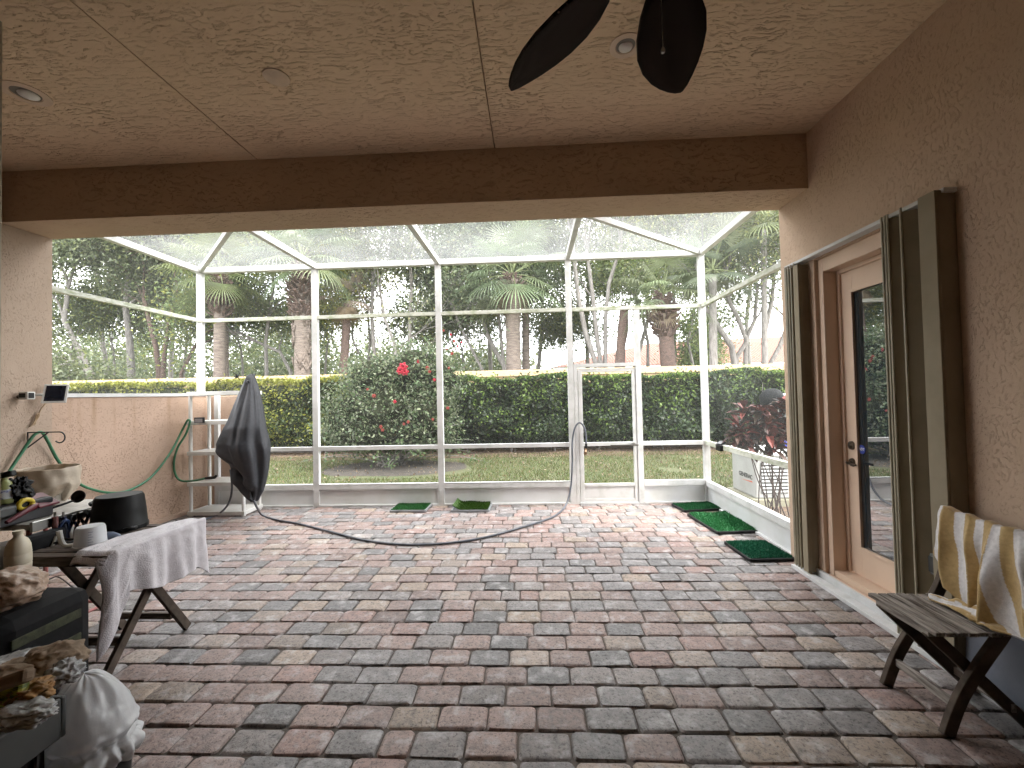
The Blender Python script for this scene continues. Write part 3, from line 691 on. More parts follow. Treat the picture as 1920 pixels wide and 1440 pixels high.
def tree(name, stems, lev, L, seed, label, base, tips_c, tf, nleaf, size, spread=.6, upb=.12, bark=None, r=.14, sig=.28, group=None, kids=(2, 3), wander=.16, droop=.4):
    nleaf = int(nleaf * 1.32); sig *= 1.3; size *= 1.12
    rg = random.Random(seed); g = np.random.default_rng(seed)
    bx = sum(s[0].x for s in stems) / len(stems); by = sum(s[0].y for s in stems) / len(stems)
    o = empty(name, (bx, by, -.07), label, 'tree', group)
    mb = MB(); T = []
    for q in stems:
        path, rr = q[0:-1], q[-1]
        path = [Vector(v) for v in path]
        mb.tube([path[0] - Vector((0, 0, .15))] + path, [rr * 1.25] + [rr * (1 - .35 * i / max(1, len(path)-1)) for i in range(len(path))], 9, cap=False)
        d = path[-1] - path[-2]
        for k in range(3): 
            dd = (d.normalized() + Vector((rg.gauss(0, .45), rg.gauss(0, .4), .15))).normalized()
            grow(mb, path[-1], dd, L * rg.uniform(.8, 1.1), rr * .52, lev, T, rg, spread, upb, 4, .008, kids, wander)
        if len(path) > 2:
            dd = (d.normalized() + Vector((rg.gauss(0, .8), rg.gauss(0, .6), .1))).normalized(); grow(mb, path[-2], dd, L * .8, rr * .45, lev - 1, T, rg, spread, upb, 4, .008, kids, wander)
    mb.build('trunk', bark or BARK, o, smooth=True, ang=0)
    if nleaf:
        idx = g.integers(0, len(T), nleaf); P0 = np.array([tuple(t[0]) for t in T])
        dens = np.array([.55 + .9 * noise.noise((p[0]*.5, p[1]*.5, p[2]*.5 + seed)) for p in P0])
        keep = g.random(nleaf) < dens[idx].clip(.1, 1) + .3; idx = idx[keep]
        pts = P0[idx] + g.normal(size=(len(idx), 3)) * sig * (.5 + g.random((len(idx), 1)))
        tone = 1.16 * np.array([1 + .35 * noise.noise((p[0]*.8, p[1]*.8, p[2]*.8 + seed)) for p in P0])[idx]
        c = palette(g, len(idx), base, .22, tips_c, tf) * tone[:, None]
        leaves('crown', pts, LEAF, o, size, c, g, droop, .5)
    return o

def S(Y, r, *pp):
    """one stem: pixel waypoints, at the distance Y"""
    return [P(px, py, Y=Y + dy) if py is not None else P(px, 690, Y=Y) for px, py, dy in [(a[0], a[1], a[2] if len(a) > 2 else 0) for a in pp]] + [r]
def Sg(Y, r, *pp):
    s = S(Y, r, *pp); s.insert(0, Vector((s[0].x, s[0].y, -.07))); return s
OAK = [(.115,.14,.075), (.095,.12,.062), (.14,.16,.088), (.12,.14,.09)]
LIVE = [(.14,.185,.075), (.12,.165,.065), (.16,.20,.08), (.10,.14,.06)]
YEL = [(.20,.21,.05), (.16,.18,.045), (.13,.16,.05), (.23,.22,.06)]
tree('oak_tree', [Sg(16.5, 0.144, (165, 700), (145, 672), (108, 690, -.8)), Sg(16.6, 0.115, (172, 700), (150, 660), (120, 600), (128, 540))], 4, 1.3, 31, 'sprawling olive green tree at the far left with low grey limbs over the wall', OAK, (.14,.16,.07), .2, 22500, .13, .75, .05, sig=.32)
tree('oak_tree', [Sg(18, 0.158, (246, 690), (243, 640), (236, 580), (240, 520))], 4, 1.5, 32, 'tall grey trunked tree behind the left hedge, second from the left', OAK, (.15,.17,.07), .2, 24000, .13, .7, .08, sig=.34)
tree('oak_tree', [Sg(17, 0.115, (298, 695), (292, 650), (282, 610), (270, 560)), Sg(17, 0.101, (306, 695), (310, 650), (318, 600), (335, 540)), Sg(17.1, 0.079, (340, 700), (365, 650), (385, 625, .3))], 4, 1.2, 33, 'tree with a fluted forking trunk just left of the first palm', OAK, (.13,.15,.06), .2, 19500, .13, .7, .07, bark=BARK_R, sig=.32)
tree('broadleaf_tree', [Sg(17.5, 0.086, (545, 698), (525, 660), (480, 640)), Sg(17.5, 0.086, (500, 698), (498, 640), (505, 590), (512, 540))], 4, 1.2, 34, 'bright green broadleaf tree between the two left palms', LIVE, (.22,.23,.06), .3, 15000, .12, .7, .08, sig=.33)
tree('yellow_tree', [Sg(18.5, 0.072, (690, 690), (694, 640), (690, 590)), Sg(18.5, 0.058, (686, 690), (662, 640), (660, 590))], 4, 1.1, 35, 'yellow green leafy tree rising behind the rose bush', YEL, (.27,.25,.06), .3, 16000, .12, .7, .02, sig=.32)
tree('bare_tree', [Sg(16.5, 0.094, (702, 690), (700, 640), (697, 585), (700, 520))], 4, 1.25, 36, 'straight grey stem with thin bare twigs above the left part of the rose bush', OAK, (.16,.16,.08), .2, 1700, .11, .55, .18, sig=.25)
tree('bare_tree', [Sg(16.4, 0.086, (768, 690), (768, 600), (772, 540), (768, 480))], 4, 1.25, 46, 'straight pale stem with thin bare twigs left of the third screen post', OAK, (.16,.16,.08), .2, 1700, .11, .55, .18, sig=.25)
tree('slender_tree', [Sg(16, 0.072, (745, 690), (738, 640), (722, 600), (715, 560)), Sg(16, 0.043, (735, 690), (755, 645), (790, 620))], 4, 1.1, 37, 'dark slender tree with upswept branches in the third screen bay', OAK, (.15,.15,.07), .2, 6500, .12, .6, .15, sig=.28)
tree('leaning_tree', [Sg(16.8, 0.108, (950, 695), (930, 660), (912, 625), (905, 590), (890, 555)), Sg(16.8, 0.072, (905, 695), (882, 650), (862, 610, .3)), Sg(16.8, 0.086, (945, 695), (940, 640), (935, 590))], 4, 1.25, 38, 'dark leafy tree with curving grey limbs beside the middle palm', [(.095,.12,.07), (.08,.11,.06), (.11,.135,.075)], (.13,.15,.075), .2, 20000, .135, .75, .04, sig=.33)
tree('upright_tree', [Sg(15.6, 0.108, (1122, 695), (1098, 625), (1085, 560), (1078, 500), (1072, 440)), Sg(15.6, 0.101, (1128, 695), (1118, 620), (1112, 560), (1100, 470)), Sg(15.7, 0.094, (1135, 695), (1135, 600), (1142, 530), (1165, 460))], 4, 1.2, 39, 'tall tree with several upright stems behind the screen door', [(.12,.14,.065), (.10,.125,.055), (.08,.10,.05)], (.20,.21,.08), .25, 9500, .12, .6, .18, sig=.34)
tree('smooth_tree', [Sg(15, 0.115, (1378, 690), (1372, 650), (1345, 610), (1322, 580), (1310, 520)), Sg(15, 0.094, (1380, 672), (1400, 640), (1385, 600), (1365, 560), (1360, 510)), Sg(15.1, 0.086, (1398, 690), (1398, 640), (1415, 600), (1420, 540))], 4, 1.15, 40, 'smooth grey tree with curving forked limbs near the right end of the garden wall', [(.14,.16,.09), (.11,.14,.07), (.09,.12,.06)], (.24,.25,.11), .3, 9000, .11, .65, .08, sig=.30)
tree('smooth_tree', [Sg(15.2, 0.094, (1432, 690), (1435, 620), (1448, 560), (1452, 500)), Sg(15.2, 0.094, (1440, 690), (1462, 650), (1480, 600), (1492, 540))], 4, 1.1, 41, 'pale leafy tree at the far right edge of the screen, half hidden by the house', [(.16,.18,.08), (.13,.16,.07), (.10,.13,.06)], (.26,.27,.11), .35, 9000, .11, .65, .08, sig=.32)
tree('broadleaf_tree', [Sg(19, 0.086, (1215, 690), (1215, 640), (1205, 590))], 4, 1.1, 42, 'green leafy tree between the dead trunk and the rough trunked palm', LIVE, (.20,.23,.08), .25, 9000, .125, .7, .04, sig=.33)
tree('broadleaf_tree', [Sg(19, 0.072, (1300, 690), (1290, 640), (1300, 590))], 4, 1.1, 47, 'green leafy tree right of the rough trunked palm', LIVE, (.20,.23,.08), .25, 9000, .125, .7, .04, sig=.33)
tree('tall_tree', [Sg(24, 0.144, (640, 690), (650, 600), (646, 505))], 4, 2.2, 43, 'tall thin crowned tree far straight behind the thin leaning palm', OAK, (.17,.18,.09), .25, 14000, .19, .65, .10, sig=.55, group='tall trees far behind')
tree('tall_tree', [Sg(24, 0.144, (820, 690), (822, 600), (818, 505))], 4, 2.2, 48, 'tall thin crowned tree far behind the third screen post', OAK, (.17,.18,.09), .25, 14000, .19, .65, .10, sig=.55, group='tall trees far behind')
tree('tall_tree', [Sg(26, 0.144, (1010, 690), (1018, 600), (1014, 505))], 4, 2.2, 44, 'tall thin crowned tree far behind the middle palm', [(.14,.16,.085), (.12,.14,.072)], (.17,.18,.09), .25, 14000, .19, .65, .10, sig=.55, group='tall trees far behind')
tree('tall_tree', [Sg(26, 0.144, (1190, 690), (1215, 600), (1211, 505))], 4, 2.2, 49, 'tall thin crowned tree far behind the dead trunk', [(.14,.16,.085), (.12,.14,.072)], (.17,.18,.09), .25, 14000, .19, .65, .10, sig=.55, group='tall trees far behind')
tree('tall_tree', [Sg(23, 0.144, (425, 690), (412, 600), (408, 505))], 4, 2.2, 45, 'tall thin crowned tree far behind the first palm', OAK, (.17,.18,.09), .25, 14000, .19, .65, .10, sig=.55, group='tall trees far behind')
tree('tall_tree', [Sg(23, 0.144, (200, 690), (185, 600), (181, 505))], 4, 2.2, 50, 'tall thin crowned tree far at the far left end of the hedge', OAK, (.17,.18,.09), .25, 14000, .19, .65, .10, sig=.55, group='tall trees far behind')
tree('tall_tree', [Sg(25, 0.144, (320, 690), (325, 600), (321, 505))], 4, 2.2, 51, 'tall thin crowned tree far behind the fluted forking tree', OAK, (.17,.18,.09), .25, 14000, .19, .65, .10, sig=.55, group='tall trees far behind')
tree('tall_tree', [Sg(25, 0.144, (920, 690), (915, 600), (911, 505))], 4, 2.2, 52, 'tall thin crowned tree far behind the leaning dark tree', OAK, (.17,.18,.09), .25, 14000, .19, .65, .10, sig=.55, group='tall trees far behind')
tree('tall_tree', [Sg(27, 0.144, (1330, 690), (1325, 600), (1321, 505))], 4, 2.2, 53, 'tall thin crowned tree far behind the right corner post', [(.14,.16,.085), (.12,.14,.072)], (.17,.18,.09), .25, 14000, .19, .65, .10, sig=.55, group='tall trees far behind')
tree('broadleaf_tree', [Sg(19, 0.058, (130, 690), (134, 655), (138, 640))], 4, 0.95, 61, 'low bushy tree above the low wall at the far left', OAK, (.20,.22,.07), .25, 9000, .12, .75, .03, sig=.36)
tree('broadleaf_tree', [Sg(20, 0.058, (215, 690), (212, 655), (209, 640))], 4, 0.95, 62, 'low bushy tree left of the second grey trunk on the left', LIVE, (.20,.22,.07), .25, 9000, .12, .75, .03, sig=.36)
tree('broadleaf_tree', [Sg(20.5, 0.058, (345, 690), (348, 655), (351, 635))], 4, 0.95, 63, 'low bushy tree left of the left corner post', OAK, (.20,.22,.07), .25, 9000, .12, .75, .03, sig=.36)
tree('broadleaf_tree', [Sg(19.5, 0.058, (455, 690), (452, 655), (449, 645))], 4, 0.95, 64, 'low bright tree right of the first palm', LIVE, (.20,.22,.07), .25, 9000, .12, .75, .03, sig=.36)
tree('broadleaf_tree', [Sg(20.5, 0.058, (610, 690), (613, 655), (616, 640))], 4, 0.9, 65, 'low bushy tree between the patterned palm and the thin palm', LIVE, (.20,.22,.07), .25, 9000, .12, .75, .03, sig=.36)
tree('broadleaf_tree', [Sg(21, 0.058, (790, 690), (793, 655), (796, 645))], 4, 0.95, 66, 'low bushy tree behind the right shoulder of the rose bush', OAK, (.20,.22,.07), .25, 9000, .12, .75, .03, sig=.36)
tree('broadleaf_tree', [Sg(21, 0.058, (870, 690), (866, 655), (862, 640))], 4, 1.0, 67, 'low dark tree left of the leaning dark tree', OAK, (.20,.22,.07), .25, 9000, .12, .75, .03, sig=.36)
tree('broadleaf_tree', [Sg(21, 0.058, (1010, 690), (1013, 655), (1016, 640))], 4, 0.9, 68, 'low bushy tree right of the middle palm', OAK, (.20,.22,.07), .25, 9000, .12, .75, .03, sig=.36)
tree('broadleaf_tree', [Sg(22, 0.058, (1075, 690), (1073, 655), (1071, 650))], 4, 0.8, 69, 'low bushy tree left of the screen door', LIVE, (.20,.22,.07), .25, 9000, .12, .75, .03, sig=.36)
tree('broadleaf_tree', [Sg(21, 0.058, (1265, 690), (1268, 655), (1271, 655))], 4, 0.7, 70, 'low leafy tree under the rough trunked palm', LIVE, (.20,.22,.07), .25, 9000, .12, .75, .03, sig=.36)
tree('tall_tree', [Sg(22, .13, (1102, 690), (1100, 600), (1104, 530))], 4, 2.0, 54, 'tall leafy tree far behind the screen door', [(.14,.16,.085), (.12,.14,.072)], (.17,.18,.09), .25, 13000, .18, .65, .10, sig=.5, group='tall trees far behind')
tree('tall_tree', [Sg(22, .13, (1262, 690), (1265, 600), (1262, 530))], 4, 2.0, 55, 'tall leafy tree far behind the rough trunked palm', [(.14,.16,.085), (.12,.14,.072)], (.17,.18,.09), .25, 13000, .18, .65, .10, sig=.5, group='tall trees far behind')
tree('tall_tree', [Sg(22, .13, (1405, 690), (1400, 600), (1408, 530))], 4, 2.0, 56, 'tall leafy tree far behind the smooth forked tree', [(.14,.16,.085), (.12,.14,.072)], (.17,.18,.09), .25, 13000, .18, .65, .10, sig=.5, group='tall trees far behind')
# dead trunk
o = empty('dead_trunk', P(1166, 695, Y=15.4) * 1, 'dark branchless dead trunk left of the rough trunked palm', 'tree')
b0 = P(1162, 695, Y=15.4)
tk = MB().tube([(b0.x, b0.y, -.2), P(1162, 690, Y=15.4), P(1164, 650, Y=15.4), P(1168, 620, Y=15.4), P(1170, 582, Y=15.4), P(1171, 572, Y=15.4)], [.2, .19, .16, .19, .15, .05], 10)
tk.build('trunk', BARK_R, o, smooth=True)

def palm(px, pyc, Y, label, tr=.22, nf=22, fl=1.15, base=((.15,.19,.10), (.12,.165,.085), (.18,.21,.115)), boots=0, pyb=None, bark=None, seed=1, lean=0, stiff=.0, lattice=False, skirt=0):
    g = np.random.default_rng(seed); rg = random.Random(seed)
    top = P(px, pyc, Y=Y); bx = P(px - lean, 700, Y=Y).x
    o = empty('palm_tree', (bx, Y, -.07), label, 'palm tree', 'palms beyond the garden wall')
    mb = MB(); k = 26; pts = []; rs = []
    for i in range(k + 1):
        t = i / k; pts.append((bx + (top.x - bx) * t ** 1.3, Y, -.2 + (top.z + .1) * t)); rs.append(tr * (1.1 - .15 * t) * (1 + .035 * (i % 2) + .03 * rg.random()))
    mb.tube(pts, rs, 12)
    if lattice:
        for i in range(60):
            a = rg.uniform(0, 6.28); z = rg.uniform(.3, top.z - .6)
            for s in (-1, 1):
                c0 = Vector((bx, Y, z)); p1 = c0 + Vector((math.cos(a)*tr*1.08, math.sin(a)*tr*1.08, 0)); p2 = c0 + Vector((math.cos(a+.55*s)*tr*1.25, math.sin(a+.55*s)*tr*1.25, .33)); mb.bar(p1, p2, .06, .03)
    mb.build('trunk', bark or BARK_P, o, smooth=True, ang=0)
    if boots:
        zb = P(px, pyb, Y=Y).z; bm_ = MB()
        for i in range(boots):
            t = rg.random(); z = zb + (top.z - zb) * t; rr = tr * 1.0 + .30 * math.sin(math.pi * min(1, .18 + t * .85)) * .75; a = rg.uniform(0, 6.28)
            c0 = Vector((top.x + math.cos(a)*tr*.6, Y + math.sin(a)*tr*.6, z - .08)); c1 = Vector((top.x + math.cos(a + rg.gauss(0, .25))*rr*1.12, Y + math.sin(a)*rr*1.12, z + rg.uniform(.05, .28)))
            bm_.bar(c0, c1, rg.uniform(.05, .10), .035)
        bm_.build('old_leaf_bases', BARK_R, o)
    V = []; cols = []; st = MB()
    def frond(el, a, L, dead=False):
        d = Vector((math.cos(a)*math.cos(el), math.sin(a)*math.cos(el), math.sin(el)))
        p0 = top + Vector((0, 0, .1)); pet = L * rg.uniform(.85, 1.1)
        dm = (d + Vector((0, 0, -.18 + stiff*.1))).normalized(); hub = p0 + d * pet * .5 + dm * pet * .5
        st.tube([p0, p0 + d * pet * .5, hub], [.022, .016, .010], 4)
        side = dm.cross(Vector((0, 0, 1))).normalized(); nr = side.cross(dm).normalized()
        bc = np.array(base[rg.randrange(len(base))]) * rg.uniform(.75, 1.3) if not dead else np.array((.24,.18,.11)) * rg.uniform(.7, 1.2)
        m = 30
        for i in range(m):
            t = (i / (m - 1) - .5) * R(235); ll = L * (1 - .25 * abs(t) / R(117)) * rg.uniform(.88, 1.08)
            ld = (dm * math.cos(t) + side * math.sin(t) - nr * .12 + Vector((0, 0, -.05))).normalized()
            w = ld.cross(nr).normalized() * .021; dr = Vector((0, 0, -1))
            q0 = hub; q1 = hub + ld * ll * .5; q2 = q1 + (ld + dr * (.28 - .2*stiff)).normalized() * ll * .28; q3 = q2 + (ld + dr * (1.1 - stiff)).normalized() * ll * .26
            ws = [.25, 1, .7, .12]; qs = [q0, q1, q2, q3]
            for j in range(3): V.extend([qs[j] - w*ws[j], qs[j] + w*ws[j], qs[j+1] + w*ws[j+1], qs[j+1] - w*ws[j+1]]); cols.extend([(*(bc * rg.uniform(.85, 1.15)), 1)] * 4)
    for i in range(nf):
        t = (i + .5) / nf; el = R(78) - t * R(118) + rg.gauss(0, .1); frond(el, i * 2.399 + rg.gauss(0, .2), fl * rg.uniform(.85, 1.1))
    for i in range(skirt): frond(R(-50) - rg.random()*.5, rg.uniform(0, 6.28), fl * .7, True)
    st.build('leaf_stalks', mat('palm_stalk', (.16,.19,.08), .6), o, smooth=True)
    npmesh('fronds', np.array([tuple(v) for v in V]), np.arange(len(V)).reshape(-1, 4), LEAF, o, cols)
palm(413, 515, 15, 'palm with a reddish trunk under a bulging crown of old leaf bases, far left', .185, 20, 1.1, boots=240, pyb=592, seed=2, lean=3, base=((.16,.19,.07), (.12,.15,.06)))
palm(566, 490, 14.5, 'palm with a crisscross patterned trunk beside the second screen post', .24, 22, 1.15, boots=260, pyb=600, seed=3, lattice=True)
palm(652, 565, 16, 'thin leaning palm with a reddish trunk and sparse dead fronds', .15, 7, .8, base=((.26,.21,.17), (.22,.18,.15)), seed=4, lean=14, bark=BARK_R, skirt=4)
palm(960, 520, 15, 'palm with a smooth ringed trunk and drooping green fans in the middle bay', .25, 26, 1.3, seed=5, lean=-3, boots=60, pyb=552, skirt=2)
palm(1243, 555, 14.5, 'palm with a rough brown trunk behind the bay right of the screen door', .24, 15, 1.0, seed=6, lean=-15, bark=BARK_R, boots=170, pyb=632, skirt=2)
palm(1336, 512, 13.9, 'palm with a straight grey trunk directly behind the right corner post', .115, 15, .95, seed=7, bark=BARK, stiff=.6, base=((.15,.18,.12), (.12,.15,.10), (.18,.20,.13)))
palm(1432, 425, 14.2, 'tall palm with pale loose fans at the upper right corner of the screen', .085, 20, 1.25, seed=8, bark=BARK, base=((.20,.23,.11), (.16,.19,.09)))
palm(420, 418, 17, 'tall palm whose fans show through the roof screen above the reddish palm', .15, 24, 1.5, seed=9, base=((.12,.15,.07), (.15,.18,.09)))
palm(575, 415, 17, 'tall palm whose fans show through the roof screen above the patterned palm', .15, 24, 1.5, seed=10, base=((.12,.15,.07), (.15,.18,.09)))
palm(985, 430, 18, 'tall palm whose fans show through the roof screen above the middle palm', .15, 22, 1.4, seed=12, base=((.12,.15,.08), (.15,.18,.10)))
# far wood behind
def far_wood():
    g = np.random.default_rng(77); P0 = []
    for i in range(150):
        x = g.uniform(-62, 6) if i < 125 else g.uniform(26, 50); y = g.uniform(27, 52)
        if x > -.02 * y and i < 125: continue
        q = x / y; h = (g.uniform(5.5, 10.5) if q < -.48 else g.uniform(4.5, 8.0) if q < -.2 else g.uniform(4, 6.5)) * (y / 38)
        rr = g.uniform(1.6, 3.0); k = 900; v = g.normal(size=(k, 3)); v /= np.linalg.norm(v, axis=1)[:, None]
        P0.append(np.array([x, y, h * .55]) + v * np.array([rr, rr, h * .5]) * (1 - np.abs(g.normal(size=(k, 1))) * .3) * (1 + .25*np.sin(v[:, :1]*5 + i)))
    pts = np.vstack(P0); c = palette(g, len(pts), [(.10,.125,.062), (.12,.145,.07), (.085,.11,.055), (.15,.16,.07)], .25)
    o = leaves('far_wood', pts, LEAF, None, .30, c, g, .2, .6)
    tag(o, 'hazy mass of distant green trees behind everything else', 'woodland', kind='stuff')
far_wood()

# ------------------------------------------------------------------ cloth, bags, small shapes
TOWEL = mat('grey_towel', (.60,.575,.60), .95, (.54,.515,.54), 40, bump=.9, bscale=170, bdist=.004, sheen=.3)
PLASTIC_W = mat('white_bag_film', (.84,.85,.87), .25, (.74,.76,.79), 4, bump=.3, bscale=16, bdist=.012, transl=.3)
PLASTIC_T = mat('tan_bag_film', (.46,.33,.25), .32, (.36,.26,.19), 5, bump=.5, bscale=16, bdist=.02, transl=.15)
PAPER = mat('brown_paper', (.30,.215,.145), .75, (.22,.155,.10), 6, bump=.4, bscale=18, bdist=.015)
CLEARF = mat('clear_film', (.42,.43,.44), .2, (.30,.31,.32), 6, bump=.5, bscale=18, bdist=.015)
RED_P = mat('red_plastic', (.09,.008,.016), .4, spec=.3); YELLOW = mat('yellow_plastic', (.62,.48,.04), .4)
GREENH = mat('green_hose', (.03,.15,.075), .4, (.05,.19,.10), 10); GREYH = mat('grey_hose', (.10,.11,.13), .4, (.06,.065,.075), 10)
PINKT = mat('red_painted_tube', (.34,.10,.09), .5, (.25,.09,.08), 10)

def smoothpath(pts, n=10):
    pts = [Vector(p) for p in pts]; out = []
    for i in range(len(pts) - 1):
        a, b, c, d = pts[max(i-1, 0)], pts[i], pts[i+1], pts[min(i+2, len(pts)-1)]
        for k in range(n):
            t = k / n; out.append(.5 * ((2*b) + (c - a)*t + (2*a - 5*b + 4*c - d)*t*t + (3*b - a - 3*c + d)*t**3))
    return out + [pts[-1]]

# ---- white resin shelf
sh = empty('shelving_unit', (-4.2, 5.66, 0), 'white resin shelving unit with five open shelves in the far left corner', 'shelf')
X0, X1, Y0, Y1 = -4.58, -3.80, 5.47, 5.86
for x in (X0 + .03, X1 - .03):
    for y in (Y0 + .03, Y1 - .03): MB().lathe([(.026, 0), (.022, .03), (.022, 1.6), (0, 1.6)], (x, y, 0), 14).build('post', WPLAST, sh, smooth=True)
for z in (.07, .455, .86, 1.265, 1.655):
    b = MB(); b.box(X0, Y0, z - .05, X1, Y0 + .02, z).box(X0, Y1 - .02, z - .05, X1, Y1, z).box(X0, Y0 + .0201, z - .05, X0 + .02, Y1 - .0201, z).box(X1 - .02, Y0 + .0201, z - .05, X1, Y1 - .0201, z)
    for i in range(9):
        yy = Y0 + .025 + i * .0385; b.box(X0 + .0201, yy, z - .012, X1 - .0201, yy + .030, z - .002)
    b.build('shelf', WPLAST, sh, bev=.003)
# ---- grey cover hanging over the corner of the shelf
def cover():
    yc = 5.16
    prof = [(700, 444, 450), (706, 441, 455), (735, 433, 469), (765, 425, 480), (795, 418, 489), (818, 411, 495), (832, 408, 499), (845, 411, 501), (862, 419, 501), (885, 430, 498), (905, 437, 494), (922, 446, 489), (935, 457, 482), (942, 466, 477)]
    lev = []
    for py, a, c in prof:
        p, q = P(a, py, Y=yc), P(c, py, Y=yc); lev.append(((p.x + q.x)/2, (q.x - p.x)/2 * .92, p.z))
    n, per = 90, 120; vs = []
    for j in range(n + 1):
        f = j / n * (len(lev) - 1); i = min(int(f), len(lev) - 2); t = f - i; L_ = [lev[i][k]*(1-t) + lev[i+1][k]*t for k in range(3)]
        for k in range(per):
            a = 2*math.pi*k/per; u = j / n
            fold = (.05 + .10*u) * math.sin(a*5 + u*2.5 + 1.2*noise.noise((u*3, 0, 4))) + .05*math.sin(a*9 - u*4) + .13*noise.noise((math.cos(a)*1.6, math.sin(a)*1.6, u*5))
            crush = -.30 * math.exp(-((u - .66)/.05)**2) * max(0, math.sin(a*1.0 + 3.9)) - .25*math.exp(-((u-.80)/.05)**2)*max(0, math.sin(a + 4.9)) + .16*math.exp(-((u-.87)/.045)**2)*max(0, math.sin(a + 4.4))
            def pk(a0, u0, wa, wu):
                da = (a - a0 + math.pi) % (2*math.pi) - math.pi; return math.exp(-(da/wa)**2 - ((u - u0)/wu)**2)
            dg = .10 * ((a - 4.2))                                   # the ledge runs slanting down to the right
            crush = .16*pk(4.1, .60 + dg, .9, .05) - .42*pk(4.25, .695 + dg, .55, .035) + .20*pk(4.5, .755, .8, .03) - .55*pk(4.95, .865, .42, .05) + .16*pk(4.95, .80, .6, .02) + .12*pk(4.9, .935, .6, .02) - .25*pk(4.55, .82, .2, .05)
            crush -= .10*pk(4.75, .45, .10, .18) - .06*pk(4.95, .45, .12, .2)
            r = 1 + fold * (1 if abs(math.sin(a)) > .35 else .35) + crush * (1 if math.sin(a) < -.3 else .3)
            lean = max(0, 1 - u * 3) * .22
            vs.append((L_[0] + L_[1]*math.cos(a)*(r if abs(math.cos(a)) < .9 else min(r, 1.04)), yc + lean + .06 + (.03 + L_[1]*.62)*math.sin(a)*r, L_[2] + .02*noise.noise((k*.2, u*6, 2))))
    b = MB(); b.add(vs, [(j*per+k, j*per+(k+1)%per, (j+1)*per+(k+1)%per, (j+1)*per+k) for j in range(n) for k in range(per)])
    o = empty('hose_reel_cover', (lev[8][0], yc, lev[-1][2]), 'charcoal fabric cover hanging crumpled in front of the white shelf', 'cover')
    b.build('fabric', BLACKF, o, smooth=True, ang=0)
    t = P(446, 704, Y=yc + .2); c = MB()
    for i in range(16):
        a = rnd.uniform(0, 6.28); c.tube([t + Vector((0, 0, -.02)), t + Vector((math.cos(a)*.04 - .02, math.sin(a)*.03, rnd.uniform(-.05, .05)))], .004, 4)
    c.build('drawstring', BLACK, o)
    MB().tube([(lev[3][0], yc + .12, lev[1][2] - .05), (lev[3][0], 5.44, 1.66)], .012, 8).build('hook', IRON, o)
cover()

# ---- hoses
pts = [P(476, 938, Y=5.16), P(482, 952, Y=5.2), P(492, 966, Z=.014), P(520, 975, Z=.014), P(560, 982, Z=.014), P(620, 997, Z=.014), P(680, 1012, Z=.014), P(740, 1020, Z=.014), P(800, 1021, Z=.014), P(860, 1016, Z=.014), P(920, 1005, Z=.014), P(980, 988, Z=.014), P(1030, 972, Z=.014), P(1050, 960, Z=.014), P(1062, 945, Y=5.72), P(1070, 915, Y=5.82), P(1073, 870, Y=5.86), P(1073, 830, Y=5.88), P(1077, 805, Y=5.88), P(1085, 793, Y=5.88), P(1093, 797, Y=5.88), P(1098, 812, Y=5.88), P(1099, 832, Y=5.88)]
o = empty('garden_hose', pts[8], 'dark grey garden hose running across the pavers from the cover to the screen door', 'garden hose')
hp_ = smoothpath(pts, 8)
MB().tube(hp_, .0125, 10).build('hose', GREYH, o, smooth=True, ang=0)
q = P(1099, 832, Y=5.88)
MB().tube([q, q + Vector((0, 0, -.06)), q + Vector((0, 0, -.065))], [.016, .017, .012], 12).build('coupling', BLACK, o, smooth=True)
n_ = q + Vector((-.01, 0, -.09))
MB().tube([q + Vector((0, 0, -.06)), n_, n_ + Vector((-.01, -.03, -.03)), n_ + Vector((-.012, -.055, -.032))], [.013, .017, .02, .022], 12).build('nozzle', mat('brass_nozzle', (.30,.20,.12), .4, metal=.8), o, smooth=True)
h2 = [P(432, 880, Y=5.2), P(435, 915, Y=5.2), P(428, 945, Y=5.22), P(408, 965, Z=.014), P(385, 973, Z=.014), P(360, 976, Z=.014), P(330, 977, Z=.014)]
tag(MB().tube(smoothpath(h2, 8), .0125, 10).build('garden_hose', GREYH, smooth=True, ang=0), 'short grey hose drooping from the charcoal cover to the pavers in front of the shelf', 'garden hose')
WX = -4.69
gh = [P(5, 905, X=-4.62), P(20, 880, X=WX+.04), P(48, 838, X=WX+.06), P(62, 818, X=WX+.07), P(72, 811, X=WX+.08), P(80, 812, X=WX+.08), P(90, 828, X=WX+.06), P(110, 865, X=WX+.03), P(145, 904, X=WX+.03), P(175, 918, X=WX+.02), P(210, 924, X=WX+.02), P(245, 918, X=WX+.02), P(285, 893, X=WX+.03), P(320, 848, X=WX+.05), P(340, 810, Y=5.45), P(352, 788, Y=5.43), P(356, 792, Y=5.43), P(348, 815, Y=5.42), P(333, 840, Y=5.40), P(326, 868, Y=5.40), P(330, 892, Y=5.41), P(342, 902, Y=5.42), P(365, 901, Y=5.43), P(385, 897, Y=5.43)]
o = empty('garden_hose', gh[9], 'green garden hose draped along the low left wall from the iron hook to the shelf', 'garden hose')
MB().tube(smoothpath(gh, 8), .013, 10).build('hose', GREENH, o, smooth=True, ang=0)
e = gh[-1]; MB().tube([e, e + Vector((.06, 0, .005)), e + Vector((.13, 0, .012)), e + Vector((.15, 0, .035))], [.016, .02, .018, .016], 10).build('nozzle', BLACK, o, smooth=True)
o = empty('iron_hook', P(75, 815, X=WX), 'black wrought iron wall bracket holding the green hose', 'hook')
b = MB(); a0 = P(52, 811, X=WX + .01); out = Vector((.33, 0, 0)); a1 = a0 + Vector((0, 0, -.14))
b.tube([a0, a1], .006, 6).tube([a0, a0 + out*.95], .006, 6).tube([a1, a0 + out*.62], .006, 6)
